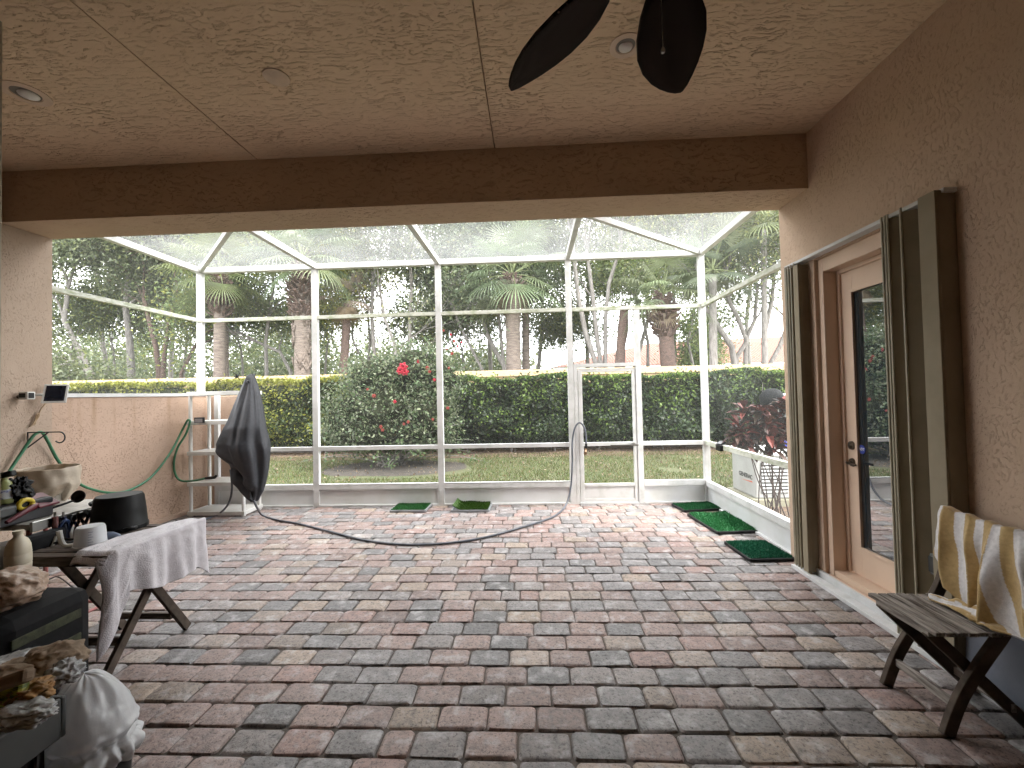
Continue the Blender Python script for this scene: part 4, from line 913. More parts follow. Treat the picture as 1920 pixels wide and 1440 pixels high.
b.tube([a0 + out*.95 + Vector((.05*math.sin(t), 0, -.05 + .05*math.cos(t))) for t in [i*.4 for i in range(11)]], .006, 6)
b.build('bracket', IRON, o, smooth=True)

# ---- things on the left wall
q = P(47, 742, X=WX + .06)
o = empty('security_camera', (WX, q.y, q.z), 'small white cube security camera on the left wall', 'camera')
MB().box(WX + .03, q.y - .03, q.z - .035, WX + .12, q.y + .035, q.z + .035).build('body', WPLAST, o, bev=.008)
MB().box(WX + .1201, q.y - .022, q.z - .024, WX + .123, q.y + .022, q.z + .026).build('lens_window', BLACK, o, bev=.002)
MB().box(WX + .04, q.y - .033, q.z - .018, WX + .10, q.y - .0301, q.z + .022).build('side_window', BLACK, o)
MB().tube([(WX + .001, q.y, q.z - .01), (WX + .035, q.y, q.z)], .02, 12).build('mount', BRONZE, o, smooth=True)
q = P(104, 738, X=WX + .14)
rot = Matrix.Rotation(R(35), 3, 'Z') @ Matrix.Rotation(R(-28), 3, 'X')
o = empty('solar_charger', (WX, q.y - .05, q.z), 'small white framed solar panel tilted on the edge of the left wall', 'solar panel')
MB().obox(q, (.17, .012, .20), rot).build('frame', WPLAST, o, bev=.003)
MB().obox(q + rot @ Vector((0, -.0072, 0)), (.135, .003, .165), rot).build('solar_cells', mat('solar_cell', (.012,.014,.022), .2), o)
MB().tube([(WX + .001, q.y - .06, q.z - .01), (WX + .06, q.y - .06, q.z - .01), tuple(q + rot @ Vector((-.03, .008, -.02)))], .012, 10).build('bracket', WPLAST, o, smooth=True)
cb = [P(x, y, X=WX + .015) for x, y in ((90, 748), (84, 758), (77, 767), (73, 776), (66, 788), (60, 797), (67, 790), (74, 778), (70, 776), (66, 786), (66, 795), (61, 797), (56, 800))]
tag(MB().tube(smoothpath(cb, 6), .005, 6).build('cable', mat('tan_cable', (.34,.23,.13), .6), smooth=True, ang=0), 'tan cable coiled in a loop on the left wall under the solar panel', 'cable')

# ---- solar lamps
def lamp(q, rot, label):
    o = empty('solar_lamp', q, label, 'solar lamp', 'small solar lamps')
    MB().obox(q, (.13, .025, .075), rot).build('housing', BLACK, o, bev=.004)
    MB().obox(q + rot @ Vector((0, -.014, -.004)), (.10, .003, .05), rot).build('panel', mat('lamp_panel', (.35,.36,.38), .12, metal=.4), o)
    return o
lamp(P(374, 788, Y=5.44), Matrix.Identity(3), 'small black solar lamp clipped to the front of the white shelf')
q = P(1352, 831, X=SX1 - .01)
o = lamp(q, Matrix.Rotation(R(-90), 3, 'Z') @ Matrix.Rotation(R(-55), 3, 'X'), 'small black solar lamp on the right chair rail near the corner')
MB().box(q.x - .05, q.y - .09, .77, q.x - .01, q.y + .05, .842).build('lamp_body', BLACK, o, bev=.004)

# ---- turf mats
def turf(quad, label, h=.03, tray=BLACK, col=(.02,.17,.055), lift=.0, curl=(0, 0), seed=1):
    a, b, c, d = [P(x, y, Z=0) for x, y in quad]       # near left, near right, far right, far left
    ctr = (a + b + c + d) / 4; wx = .96 * max(.42, ((b - a).length + (c - d).length) / 2); wy = .93 * max(.38, ((d - a).length + (c - b).length) / 2)
    ex = ((b - a) + (c - d)); ex.z = 0; ex.normalize(); ey = Vector((-ex.y, ex.x, 0))
    o = empty('turf_mat', (ctr.x, ctr.y, 0), label, 'turf mat', 'artificial grass mats')
    q = lambda u, v, z: ctr + ex*u*wx/2 + ey*v*wy/2 + Vector((0, 0, z))
    t = MB(); rim = []
    for (u, v, su, sv) in ((-1, -1, 1, 1), (1, -1, -1, 1), (1, 1, -1, -1), (-1, 1, 1, -1)):
        k = [(u, v + sv*.10), (u + su*.03, v + sv*.03), (u + su*.10, v)]
        rim += k if su*sv > 0 else k[::-1]
    n = len(rim); t.add([q(u, v, .003) for u, v in rim] + [q(u, v, h) for u, v in rim] + [q(u*.93, v*.93, h) for u, v in rim] + [q(u*.93, v*.93, h*.5) for u, v in rim],
        [(i + k*n, (i+1) % n + k*n, (i+1) % n + (k+1)*n, i + (k+1)*n) for k in range(3) for i in range(n)] + [tuple(3*n + i for i in range(n))])
    t.build('tray', tray, o)
    g = np.random.default_rng(seed)
    def zz(u, v): return h*.75 + lift + curl[0]*max(0, v - .2)**2 + curl[1]*max(0, -u - .5)**2 + .005*noise.noise((u*2, v*2, seed)) + curl[0]*.4*max(0, v-.3)*math.sin(u*4+seed)
    MB().grid(16, 16, lambda u, v: q((u*2-1)*.91, (v*2-1)*.90, zz(u*2-1, v*2-1))).build('turf_backing', mat('turf_backing', col, .8, tuple(c*.8 for c in col), 20), o, solid=.006)
    n = 5200; u = g.uniform(-.92, .92, n); v = g.uniform(-.91, .91, n); p = np.array([tuple(q(a_, b_, zz(a_, b_) + .003)) for a_, b_ in zip(u, v)])
    an = g.uniform(0, 6.28, n); s = np.stack([np.cos(an), np.sin(an), 0*an], 1) * .0028; tp = p + np.stack([g.normal(size=n)*.006, g.normal(size=n)*.006 - .004, g.uniform(.012, .02, n)], 1)
    cc = np.ones((n, 4)); cc[:, :3] = np.array(col) * (1 + g.normal(size=(n, 1))*.2).clip(.5, 1.6)
    npmesh('turf_blades', np.stack([p - s, p + s, tp + s*.4, tp - s*.4], 1).reshape(-1, 3), np.arange(n*4).reshape(n, 4), LEAF, o, np.repeat(cc, 4, 0))
GT = mat('grey_tray', (.30,.315,.33), .5)
turf([(728, 962), (800, 961), (812, 947), (745, 947)], 'bright green turf mat lying flat in the left one of the two grey trays', .03, GT, (.045,.16,.05), 0, (0, 0), 1)
turf([(845, 962), (922, 961), (922, 946), (853, 946)], 'dark green turf mat curling up at its corner in a grey tray', .03, GT, (.04,.09,.012), .01, (.02, .25), 2)
turf([(1278, 963), (1356, 957), (1334, 944), (1260, 947)], 'green turf mat in the farthest of the three black trays by the corner post', .03, BLACK, (.028,.13,.05), 0, (0, 0), 3)
turf([(1333, 1004), (1421, 1002), (1374, 962), (1294, 966)], 'green turf mat with a wavy raised back edge in the middle black tray', .028, BLACK, (.028,.15,.05), .004, (.022, 0), 4)
turf([(1403, 1056), (1489, 1055), (1442, 1016), (1356, 1019)], 'blue green turf mat in the black tray nearest the door and shutter', .028, BLACK, (.02,.11,.06), .004, (0, 0), 5)

# ---- generator, croton and the things around them
GEN = mat('generator_paint', (.36,.365,.355), .45, (.30,.305,.29), 4)
gx0, gx1, ga, gb = 3.03, 4.4, 6.0, 6.68
o = empty('generator', ((gx0+gx1)/2, (ga+gb)/2, -.06), 'white standby generator with louvred side beyond the right screen wall', 'generator')
MB().box(gx0 - .06, ga - .06, -.1, gx1 + .06, gb + .06, .03).build('concrete_base', mat('stained_concrete', (.22,.21,.15), .9, (.15,.145,.10), 5), o, bev=.01)
b = MB(); b.box(gx0, ga, .031, gx1, gb, .60); b.build('cabinet', GEN, o, bev=.02)
MB().box(gx0 - .02, ga - .03, .602, gx1 + .02, gb + .03, .67).build('lid', WPLAST, o, bev=.025)
b = MB(); dk = MB()
for cx in (3.28, 3.72, 4.16):
    dk.box(cx - .175, ga - .006, .10, cx + .175, ga - .001, .52)
    for i in range(9): z = .115 + i*.047; b.obox((cx, ga - .012, z + .012), (.345, .012, .024), Matrix.Rotation(R(-25), 3, 'X'))
dk.build('vent_recess', GREYP, o); b.build('louvres', GEN, o)
text('lettering', 'GENERAC', .085, (gx0 - .002, 6.27, .30), FACE_NX, mat('black_ink', (.02,.02,.022), .5), o, .001, True)
b = MB(); b.prism([(gx0 - .001, 6.40, .225), (gx0 - .001, 6.10, .25), (gx0 - .001, 6.07, .235)], (-.002, 0, 0)); b.build('logo_stroke', mat('orange_red_ink', (.55,.09,.03), .5), o)
def croton():
    g = np.random.default_rng(9); rg = random.Random(9); bx, by = 2.98, 5.42
    o = empty('croton_plant', (bx, by, -.06), 'red leaved croton shrub growing in front of the generator', 'shrub')
    s = MB(); heads = []
    for (px, py, yy) in ((1385, 800, 0), (1395, 770, .1), (1400, 818, -.1), (1418, 800, .05), (1428, 770, 0), (1440, 800, -.1), (1452, 775, .1), (1462, 810, 0), (1470, 760, .05), (1478, 800, -.05), (1490, 780, 0), (1410, 822, .05), (1450, 825, -.1)):
        t = P(px, py, Y=by + yy); r0 = Vector((bx + rg.gauss(0, .10), by + rg.gauss(0, .08), -.07)); m_ = (r0 + t) / 2 + Vector((rg.gauss(0, .05), 0, -.05))
        s.tube(smoothpath([r0, m_, t], 5), [.008 - .0004*i for i in range(11)], 6); heads.append(t)
    s.build('stems', mat('croton_stem', (.05,.035,.03), .8), o, smooth=True)
    V = []; cols = []; pal = [(.055,.010,.008), (.085,.016,.010), (.035,.009,.008), (.05,.018,.010), (.14,.035,.028), (.02,.012,.009), (.03,.018,.010)]
    for hd in heads:
        for i in range(34):
            a = i*2.4 + rg.random(); el = rg.uniform(-.7, 1.1); L = rg.uniform(.13, .24); d = Vector((math.cos(a)*math.cos(el), math.sin(a)*math.cos(el), math.sin(el)))
            c0 = hd + Vector((0, 0, rg.uniform(-.14, .05))); sd = d.cross(Vector((0, 0, 1))).normalized() * L * .20; dn = Vector((0, 0, -L*.22)); cc = np.array(pal[rg.randrange(len(pal))]) * rg.uniform(.7, 1.3)
            p = [c0, c0 + d*L*.35, c0 + d*L*.7 + dn*.4, c0 + d*L + dn]; w = [.2, 1, .8, .1]
            for j in range(3):
                fold = Vector((0, 0, .02))
                V.extend([p[j] - sd*w[j] + fold*w[j], p[j], p[j+1], p[j+1] - sd*w[j+1] + fold*w[j+1]]); V.extend([p[j], p[j] + sd*w[j] + fold*w[j], p[j+1] + sd*w[j+1] + fold*w[j+1], p[j+1]])
                cols.extend([(*cc, 1)]*8)
    npmesh('leaves', np.array([tuple(v) for v in V]), np.arange(len(V)).reshape(-1, 4), mat('croton_leaf', (1, 1, 1), .45, (.9,.9,.9), 4, attr=True, transl=.12, spec=.25), o, cols)
croton()
BL = mat('blue_plastic', (.02,.03,.30), .35)
q = P(1484, 838, Y=6.3)
tag(MB().lathe([(.13, 0), (.15, .02), (.155, .05), (.14, .10), (.09, .14), (0, .15)], (q.x, 6.3, .672), 26).build('blue_tub', BL, smooth=True), 'blue rounded plastic tub on top of the generator', 'tub')
q = P(1447, 748, Y=7.5)
o = empty('kettle_grill', (q.x, q.y, -.06), 'dark round kettle barbecue behind the red croton', 'barbecue')
MB().lathe([(0, -.2), (.12, -.17), (.18, -.06), (.19, 0), (.18, .06), (.12, .15), (.04, .18), (0, .182)], q, 28).build('kettle', mat('dark_enamel', (.008,.009,.010), .7, spec=.1), o, smooth=True)
for k in range(3): MB().tube([(q.x + .1*math.cos(k*2.1), q.y + .1*math.sin(k*2.1), q.z - .17), (q.x + .25*math.cos(k*2.1), q.y + .25*math.sin(k*2.1), -.06)], .012, 8).build('leg', STEEL, o, smooth=True)
q = P(1473, 748, Y=7.5)
o = empty('patio_cover', (q.x, q.y, -.06), 'pale sheet covered frame beside the kettle barbecue', 'cover')
blob('sheet', (q.x + .06, q.y + .05, q.z - .02), .22, .2, .12, mat('pale_sheet', (.45,.47,.50), .5), o, 5)
MB().box(q.x - .1, q.y - .05, -.06, q.x + .25, q.y + .2, q.z - .1).build('frame', GREYP, o, bev=.02)

# ------------------------------------------------------------------ folding chair with the striped towel
def chair():
    ya, yb = 1.985, 2.315
    o = empty('folding_chair', (1.95, 2.15, 0), 'weathered wooden folding chair against the right wall', 'chair')
    MBs = MB()
    for i in range(7):
        x = 1.735 + i*.047; w0 = .0395; dz = rnd.gauss(0, .0015)
        MB().box(x, ya - .02 + rnd.gauss(0, .004), .437 + dz, x + w0, yb + .02 + rnd.gauss(0, .004), .455 + dz).build('seat_slat', WOOD, o, bev=.003)
    for y, nm in ((ya + .005, 'near'), (yb - .005, 'far')):
        lp = smoothpath([(1.785, y, 0), (1.85, y, .16), (1.945, y, .31), (2.05, y, .46), (2.115, y, .62), (2.175, y, .87)], 4); b = MB()
        vs = []; k = len(lp)
        for i, p in enumerate(lp):
            t = (lp[min(i+1, k-1)] - lp[max(i-1, 0)]).normalized(); nrm = Vector((-t.z, 0, t.x)) * .026
            for s, dy in ((-1, -.014), (1, -.014), (1, .014), (-1, .014)): vs.append(p + nrm*s + Vector((0, dy, 0)))
        b.add(vs, [(i*4+j, i*4+(j+1)%4, (i+1)*4+(j+1)%4, (i+1)*4+j) for i in range(k-1) for j in range(4)] + [(3, 2, 1, 0), tuple(4*(k-1)+j for j in range(4))])
        b.build('leg', WOODL, o, smooth=True, bev=.003, ang=30)
        yi = y + (.032 if nm == 'near' else -.032)
        MB().bar((1.752, yi, .435), (2.185, yi, .004), .026, .05).build('leg', WOODL, o, bev=.003)
    for x, z in ((1.835, .125), (2.09, .105)): MB().bar((x, ya + .02, z), (x, yb - .02, z), .02, .036).build('stretcher', WOOD, o, bev=.002)
    MB().box(1.74, ya + .02, .415, 1.765, yb - .02, .436).build('apron', WOOD, o, bev=.002); MB().box(2.03, ya + .02, .41, 2.05, yb - .02, .436).build('apron', WOOD, o, bev=.002)
    for z in (.84, .74): MB().bar((2.12 + (z - .62)*.22, ya, z), (2.12 + (z - .62)*.22, yb, z), .018, .06).build('back_rail', WOOD, o, bev=.003)
    # towel
    W1, W2 = np.array((.66,.64,.645)), np.array((.47,.325,.14)); ytop0, ytop1 = 2.352, 1.87
    nu, nv = 150, 120; vs = []; cols = []
    def stripe(k, seed=0): 
        f = (k % 1.0); return W2 if f < .5 else W1
    for j in range(nv + 1):
        v = j / nv
        for i in range(nu + 1):
            u = i / nu; y = ytop0 + (ytop1 - ytop0)*u
            L_ = .23 + .16*min(1, u/.3)**.8 + .17*max(0, min(1, (u - .36)/.12))**2 if u < .62 else .56 - .05*max(0, u - .8)
            s = v * (L_ + .10) - .10                               # <0: the part folded over the back of the chair
            top = .892 - .02*math.sin(u*3.1) + .006*math.sin(u*31)
            ph = u*27 - 12*v*(.35 + .6*u) + 1.6*noise.noise((u*3, v*2, 1))
            amp = .026 * min(1, max(0, s)*6 + .15) * (1.1 - .3*v)
            gather = .05 * max(0, v - .35) * math.sin(min(1, u/.75)*math.pi)     # cloth swags towards the low right
            x = (2.135 if s > 0 else 2.135 + min(.06, -s*1.2)) - .23*max(0, s) - .018*min(1, max(0, s)*8) + amp*(1.7*abs(math.sin(ph*.5)) - 1) + .012*noise.noise((u*5, v*4, 7))
            x -= .035*math.exp(-((u - .62 - .10*v)/.07)**2) * min(1, v*2)
            z = top - max(0, s) if s > 0 else top + .008 - abs(s)*.35 * (1 if s < -.03 else .3)
            y2 = y + gather * -1.4 + .012*math.sin(ph*.5 + 1)*min(1, max(0, s)*5)
            z = max(z, .475 + .01*noise.noise((u*8, v*8, 3)))
            vs.append((x, y2, z)); cols.append((*stripe(u*5.2 - v*1.9*(.3 + u) + .16*noise.noise((u*2, v*2, 9))), 1))
    fs = [(j*(nu+1)+i, j*(nu+1)+i+1, (j+1)*(nu+1)+i+1, (j+1)*(nu+1)+i) for j in range(nv) for i in range(nu)]
    n0 = len(vs); nu2, nv2 = 70, 24                               # tail lying along the seat
    for j in range(nv2 + 1):
        v = j / nv2
        for i in range(nu2 + 1):
            u = i / nu2; y = 2.03 + .245*u; wid = (.10 - .06*u) * (1 if u < .95 else .5)
            hgt = .025*(1 - u)*1.6 + .012
            vs.append((2.03 - .04*u + (v - .5)*wid + .006*noise.noise((u*6, v*3, 2)), y, .458 + hgt*math.sin(v*math.pi)*(1 + .5*noise.noise((u*5, v*4, 5))) + .012*abs(math.sin(v*7 + u*3))))
            cols.append((*stripe(v*2.1 + .25 + .3*noise.noise((u*2, v, 4))), 1))
    fs += [(n0 + j*(nu2+1)+i, n0 + j*(nu2+1)+i+1, n0 + (j+1)*(nu2+1)+i+1, n0 + (j+1)*(nu2+1)+i) for j in range(nv2) for i in range(nu2)]
    me = bpy.data.meshes.new('striped_towel'); w = Vector((2.1, 2.1, .46)); me.from_pydata([tuple(Vector(v) - w) for v in vs], [], fs); me.update()
    t = finish('striped_towel', me, mat('terry_cloth', (1, 1, 1), .95, (.82,.82,.82), 60, attr=True, bump=.6, bscale=380, bdist=.003, sheen=.3), None, w, smooth=True, solid=.008, cols=cols, ang=0)
    tag(t, 'yellow and white striped towel thrown over the back of the wooden chair', 'towel')
chair()
SLATE = mat('slate_blue_board', (.10,.115,.15), .7, (.15,.16,.19), 3, bump=.2, bscale=40)
o = empty('leaning_board', (2.27, 1.9, 0), 'slate blue board leaning on the right wall behind the wooden chair', 'board')
MB().obox((2.262, 1.72, .335), (.02, 1.3, .62), Matrix.Rotation(R(4), 3, 'Y')).build('panel', SLATE, o, bev=.004)
MB().obox((2.235, 1.72, .018), (.035, 1.32, .03)).build('bottom_strip', GREYP, o, bev=.003)
q = P(1754, 1058, X=RX - .03)
o = empty('outlet_box', q, 'small grey weatherproof outlet box on the right wall behind the chair back', 'outlet')
MB().box(RX - .05, q.y - .035, q.z - .06, RX - .001, q.y + .035, q.z + .06).build('box', mat('grey_metal', (.20,.21,.21), .5, metal=.3), o, bev=.006)
MB().box(RX - .056, q.y - .026, q.z - .045, RX - .0505, q.y + .026, q.z + .045).build('flap', GREYP, o, bev=.004)

# ------------------------------------------------------------------ folding table with the grey towel
def table():
    XA, XB, ya, yb = -2.86, -2.34, 2.25, 2.84
    o = empty('folding_table', (-2.6, 2.55, 0), 'weathered wooden folding table with crossed legs on the left', 'table')
    n = 9; st = (yb - ya) / n
    for i in range(n):
        y = ya + i*st; MB().box(XA + rnd.gauss(0, .005), y, .682 + rnd.gauss(0, .001), XB + rnd.gauss(0, .004), y + st - .008, .70 + rnd.gauss(0, .001)).build('top_slat', WOODX, o, bev=.003)
    for x in (-2.40, -2.79): 
        MB().box(x - .014, ya + .04, .635, x + .014, yb - .04, .681).build('top_rail', WOODL, o, bev=.003)
        s = 1 if x > -2.5 else -1
        MB().bar((x + .03*s, 2.40, .66), (x + .03*s, 2.83, .004), .026, .05).build('leg', WOODL, o, bev=.003)
        MB().bar((x, 2.29, .004), (x, 2.77, .655), .026, .05).build('leg', WOODL, o, bev=.003)
    MB().box(-2.84, ya + .012, .636, -2.36, ya + .034, .681).build('apron', WOODX, o, bev=.003)
    MB().bar((-2.79, 2.74, .125), (-2.40, 2.74, .125), .02, .04).build('stretcher', WOODX, o, bev=.002)
    MB().bar((-2.77, 2.40, .155), (-2.42, 2.40, .155), .02, .045).build('stretcher', WOODX, o, bev=.002)
table()
def table_towel():
    nu, nv = 110, 110; ya, yb = 2.215, 2.93; vs = []
    for j in range(nv + 1):
        v = j / nv
        for i in range(nu + 1):
            u = i / nu; y = ya + (yb - ya)*u
            inner = .17 + .05*math.sin(u*4 + .6)
            hang = (.52 - .25*min(1, u/.20)**1.2) if u < .20 else .27 + .075*((u - .2)/.8) - .02*math.sin(u*9)
            if .9 < u: hang += .05*(u - .9)*10
            s = v*(inner + hang) - inner
            edge = -2.338; fold = .018*math.sin(u*17 + 1.2*noise.noise((u*2, v, 3)) + v*1.5) + .008*math.sin(u*41)
            if s <= 0:
                x = edge + s + .01; z = .712 + .006*noise.noise((u*7, v*9, 1)) + .010*math.sin(u*5 + v*20)*.4 + .008*abs(noise.noise((u*3, v*12, 6)))
                if u < .05: z -= .0
            else:
                a = min(s, .03)/.03; x = edge + .012*math.sin(a*1.57) + fold*min(1, s*6) + .05*max(0, s)*(.4 + u) + .01; z = .712 - .012*a - max(0, s - .012)
            # the near end droops round the corner
            yy = y
            if u < .10:
                k = (.10 - u)/.10; 
                if s <= 0: z -= .055*k**1.5; yy = y + .012*k
                else: x -= .055*k; z -= .03*k; yy = y + .02*math.sin(s*9)*k
            if u > .93 and s <= 0: z -= .05*((u - .93)/.07)**1.5
            w1 = noise.noise((u*14, v*10, 11)); w2 = abs(noise.noise((u*9 + v*4, v*5, 17)))
            if s > .02: x += .003*w1 - .005*w2
            else: z += .002*w1 + .004*w2
            vs.append((x, yy, z))
    me = bpy.data.meshes.new('grey_towel'); w = Vector((-2.4, 2.55, .70)); fs = [(j*(nu+1)+i, j*(nu+1)+i+1, (j+1)*(nu+1)+i+1, (j+1)*(nu+1)+i) for j in range(nv) for i in range(nu)]
    me.from_pydata([tuple(Vector(q) - w) for q in vs], [], fs); me.update()
    tag(finish('grey_towel', me, TOWEL, None, w, smooth=True, solid=.007, ang=0), 'pale grey towel draped over the right end of the folding table', 'towel')
table_towel()
# things on the table
q = P(224, 990, Z=.702)
o = empty('stock_pot', (q.x, q.y, .702), 'black pot standing upside down on the folding table', 'pot')
qx, qy = -2.66, 2.74
qx, qy = q.x, q.y
MB().lathe([(.152, 0), (.152, .022), (.146, .028), (.138, .12), (.128, .205), (.118, .222), (0, .226)], (qx, qy, .702), 40).build('body', mat('matte_black_enamel', (.005,.005,.005), .55, spec=.25), o, smooth=True)
MB().tube(smoothpath([(qx + .13, qy - .10, .72), (qx + .19, qy - .13, .735), (qx + .20, qy - .09, .735), (qx + .14, qy - .05, .72)], 5), .011, 8).build('handle', BLACK, o, smooth=True)
MB().tube(smoothpath([(qx - .13, qy - .06, .87), (qx - .17, qy - .03, .875), (qx - .17, qy + .01, .875), (qx - .13, qy + .05, .87)], 5), .010, 8).build('handle', BLACK, o, smooth=True)
q = P(170, 1022, Z=.702); cx, cy = q.x, q.y
o = empty('measuring_jug', (cx, cy, .702), 'translucent white measuring jug upside down on the folding table', 'jug')
MB().lathe([(.077, 0), (.079, .006), (.073, .01), (.066, .10), (.060, .113), (0, .115)], (cx, cy, .703), 32).build('body', mat('milky_plastic', (.70,.71,.73), .35, (.64,.65,.67), 4, transl=.25), o, smooth=True)
MB().tube(smoothpath([(cx - .07, cy - .02, .71), (cx - .115, cy - .035, .712), (cx - .135, cy - .04, .74), (cx - .145, cy - .043, .80)], 5), .013, 8).build('handle', WPLAST, o, smooth=True)
MK = mat('pale_blue_ink', (.40,.42,.52), .5); b = MB()
for i in range(6):
    a = R(-52); z = .72 + i*.014; rr = .0765 - i*.0010
    b.add([(cx + (rr+.0006)*math.cos(a+t), cy + (rr+.0006)*math.sin(a+t), zz) for zz in (z, z + .0035) for t in (0, .10, .2, .3 if i % 2 else .2)], [(0, 1, 5, 4), (1, 2, 6, 5), (2, 3, 7, 6)])
b.build('measure_marks', MK, o)
q = P(212, 1008, Z=.705)
tag(MB().tube([q + Vector((-.06, 0, .014)), q + Vector((0, -.01, .016)), q + Vector((.05, -.02, .012)), q + Vector((.075, -.025, .008))], [.022, .024, .018, .007], 12).build('blue_bottle', mat('dusty_blue_plastic', (.16,.20,.28), .4), smooth=True, ang=0), 'small dusty blue bottle lying between the pot and the towel', 'bottle')
q = P(122, 1018, Z=.703)
tag(MB().tube([q + Vector((.055*math.cos(t), .04*math.sin(t), .012 + .004*math.sin(3*t))) for t in [i*.42 for i in range(30)]], .0055, 6).build('cable_coil', BLACK, smooth=True, ang=0), 'black cable coiled on the table in front of the white jug', 'cable')

# ------------------------------------------------------------------ tool cart
def cart():
    x0, x1, ya, yb = -3.5, -2.95, 2.38, 3.0
    o = empty('tool_cart', (-3.2, 2.7, 0), 'rolling tool cart with a white topped tray and red tube frame behind the table', 'cart')
    MB().box(x0, ya, .80, x1, yb, .835).build('tray', mat('worn_white_board', (.50,.48,.44), .6, (.36,.34,.31), 12), o, bev=.004)
    MB().box(x1 + .001, ya, .79, x1 + .02, yb, .848).build('front_rail', STEEL, o, bev=.003)
    for x in (x0 + .03, x1 - .05):
        for y in (ya + .04, yb - .10):
            lg = MB().tube([(x, y, .8), (x, y, .10)], .013, 8).build('leg', PINKT, o, smooth=True)
            MB().lathe([(.035, -.012), (.045, -.008), (.045, .008), (.035, .012)], (x, y, .046), 18, Matrix.Rotation(R(90), 3, 'Y')).build('caster', BLACK, lg, smooth=True)
    zj = P(34, 1076, Y=2.17).z
    MB().box(x0, ya - .30, zj - .025, x1 + .09, yb, zj).build('lower_shelf', GREYP, o, bev=.003)
    for z in (.14, .56): MB().tube([(x1 - .05, ya + .04, z), (x1 - .05, yb - .10, z)], .01, 8).build('crossbar', PINKT, o, smooth=True)
    for y in (ya + .04, yb - .10): MB().tube([(x0 + .03, y, .14), (x1 - .05, y, .14)], .01, 8).build('crossbar', PINKT, o, smooth=True)
cart()
HX = -2.918
def pliers(px, py, m, label, sc=1.0):
    q = P(px, py, X=HX); o = empty('pliers', q, label, 'pliers', 'hand tools hanging on the cart rail')
    MB().prism([q + Vector((0, a*sc, b*sc)) for a, b in ((-.012, 0), (.012, 0), (.016, -.03), (.006, -.05), (-.006, -.05), (-.016, -.03))], (.012, 0, 0)).build('jaws', STEEL, o, bev=.002)
    for s in (-1, 1): MB().tube(smoothpath([q + Vector((.006, s*.004*sc, -.045*sc)), q + Vector((.006, s*.026*sc, -.09*sc)), q + Vector((.006, s*.03*sc, -.13*sc)), q + Vector((.006, s*.02*sc, -.18*sc))], 4), .009, 8).build('grip', m, o, smooth=True)
NAVY = mat('navy_grip', (.02,.025,.06), .5); BROWN = mat('brown_grip', (.10,.05,.035), .5)
pliers(166, 955, NAVY, 'dark pliers hanging from the rail nearest the pot', .95); pliers(149, 960, BROWN, 'brown handled pliers hanging from the middle of the rail', 1.0); pliers(136, 964, NAVY, 'navy handled pliers hanging left of the brown pair', 1.05)
q = P(177, 953, X=HX)
tag(MB().prism([q + Vector((0, a, b)) for a, b in ((-.012, 0), (-.004, .004), (-.004, -.012), (.004, -.012), (.004, .004), (.012, 0), (.01, -.022), (.005, -.03), (.005, -.10), (.01, -.11), (0, -.125), (-.01, -.11), (-.005, -.10), (-.005, -.03), (-.01, -.022))], (.006, 0, 0)).build('wrench', mat('bright_chrome', (.65,.65,.63), .25, metal=1)), 'small bright chrome wrench hanging at the right end of the rail', 'wrench')
for px, m, lb in ((117, NAVY, 'thick navy handled tool hanging from the rail beside the reddish one'), (101, mat('red_brown_grip', (.16,.06,.055), .5), 'reddish brown handled tool hanging from the rail beside the black bag')):
    q = P(px, 975, X=HX); o = empty('hand_tool', q, lb, 'hand tool', 'hand tools hanging on the cart rail')
    MB().tube(smoothpath([q + Vector((.006, 0, .02)), q + Vector((.006, .004, -.03)), q + Vector((.01, .012, -.10)), q + Vector((.006, .004, -.17))], 4), [.014]*4 + [.018]*5 + [.021]*3 + [.014], 10).build('grip', m, o, smooth=True)
    MB().tube([q + Vector((.006, 0, .015)), q + Vector((.006, 0, .05))], .006, 8).build('shank', STEEL, o, smooth=True)
q = P(62, 1008, X=-2.925)
o = empty('tool_bag', (q.x, q.y, q.z - .1), 'black tool bag hanging from the near end of the cart rail', 'bag')
MB().box(-2.925, q.y - .13, .63, -2.86, q.y + .13, .785).build('pouch', BLACKN, o, bev=.02)
MB().tube([(-2.85, q.y + .02, .66), (-2.85, q.y + .06, .75)], .008, 8).build('pen_tool', STEEL, o, smooth=True)
MB().tube(smoothpath([(-2.90, q.y + .11, .78), (-2.88, q.y + .13, .82), (-2.89, q.y + .16, .80), (-2.90, q.y + .17, .74)], 5), .009, 8).build('clip', mat('blue_clip', (.03,.06,.16), .4), o, smooth=True)
# on the cart tray
TZ = .836
q = P(92, 946, Z=TZ)
px_, py_ = q.x, q.y
o = empty('stained_pail', (px_, py_, TZ), 'cream plastic pail with a brown stained bag lining on the tool cart', 'pail')
MB().lathe([(.085, 0), (.09, .01), (.11, .13), (.112, .15)], (px_, py_, TZ + .001), 32).build('pail', mat('milky_pail', (.60,.56,.50), .4, transl=.2), o, smooth=True)
b = MB(); per, n = 72, 26; vs = []
for j in range(n + 1):
    v = j / n
    for k in range(per):
        a = 2*math.pi*k/per; r = (.092 + .072*min(1, v*2.2)**.7 - .012*v + .010*noise.noise((math.cos(a)*3, math.sin(a)*3, v*3)) + .004*math.sin(a*11 + v*5))
        vs.append((px_ + r*math.cos(a), py_ + r*math.sin(a), TZ + .07 + .19*v + .012*noise.noise((math.cos(a)*2, math.sin(a)*2, 5))*v - .05*(1 - v)*max(0, math.sin(a*2.5 + 1))))
b.add(vs, [(j*per+k, j*per+(k+1)%per, (j+1)*per+(k+1)%per, (j+1)*per+k) for j in range(n) for k in range(per)])
b.build('bag_lining', mat('stained_bag', (.62,.54,.44), .5, (.36,.26,.17), 7, .48, .72, bump=.4, bscale=22, bdist=.012, transl=.3), o, smooth=True, solid=.003, ang=0)
q = P(148, 931, X=-2.99)
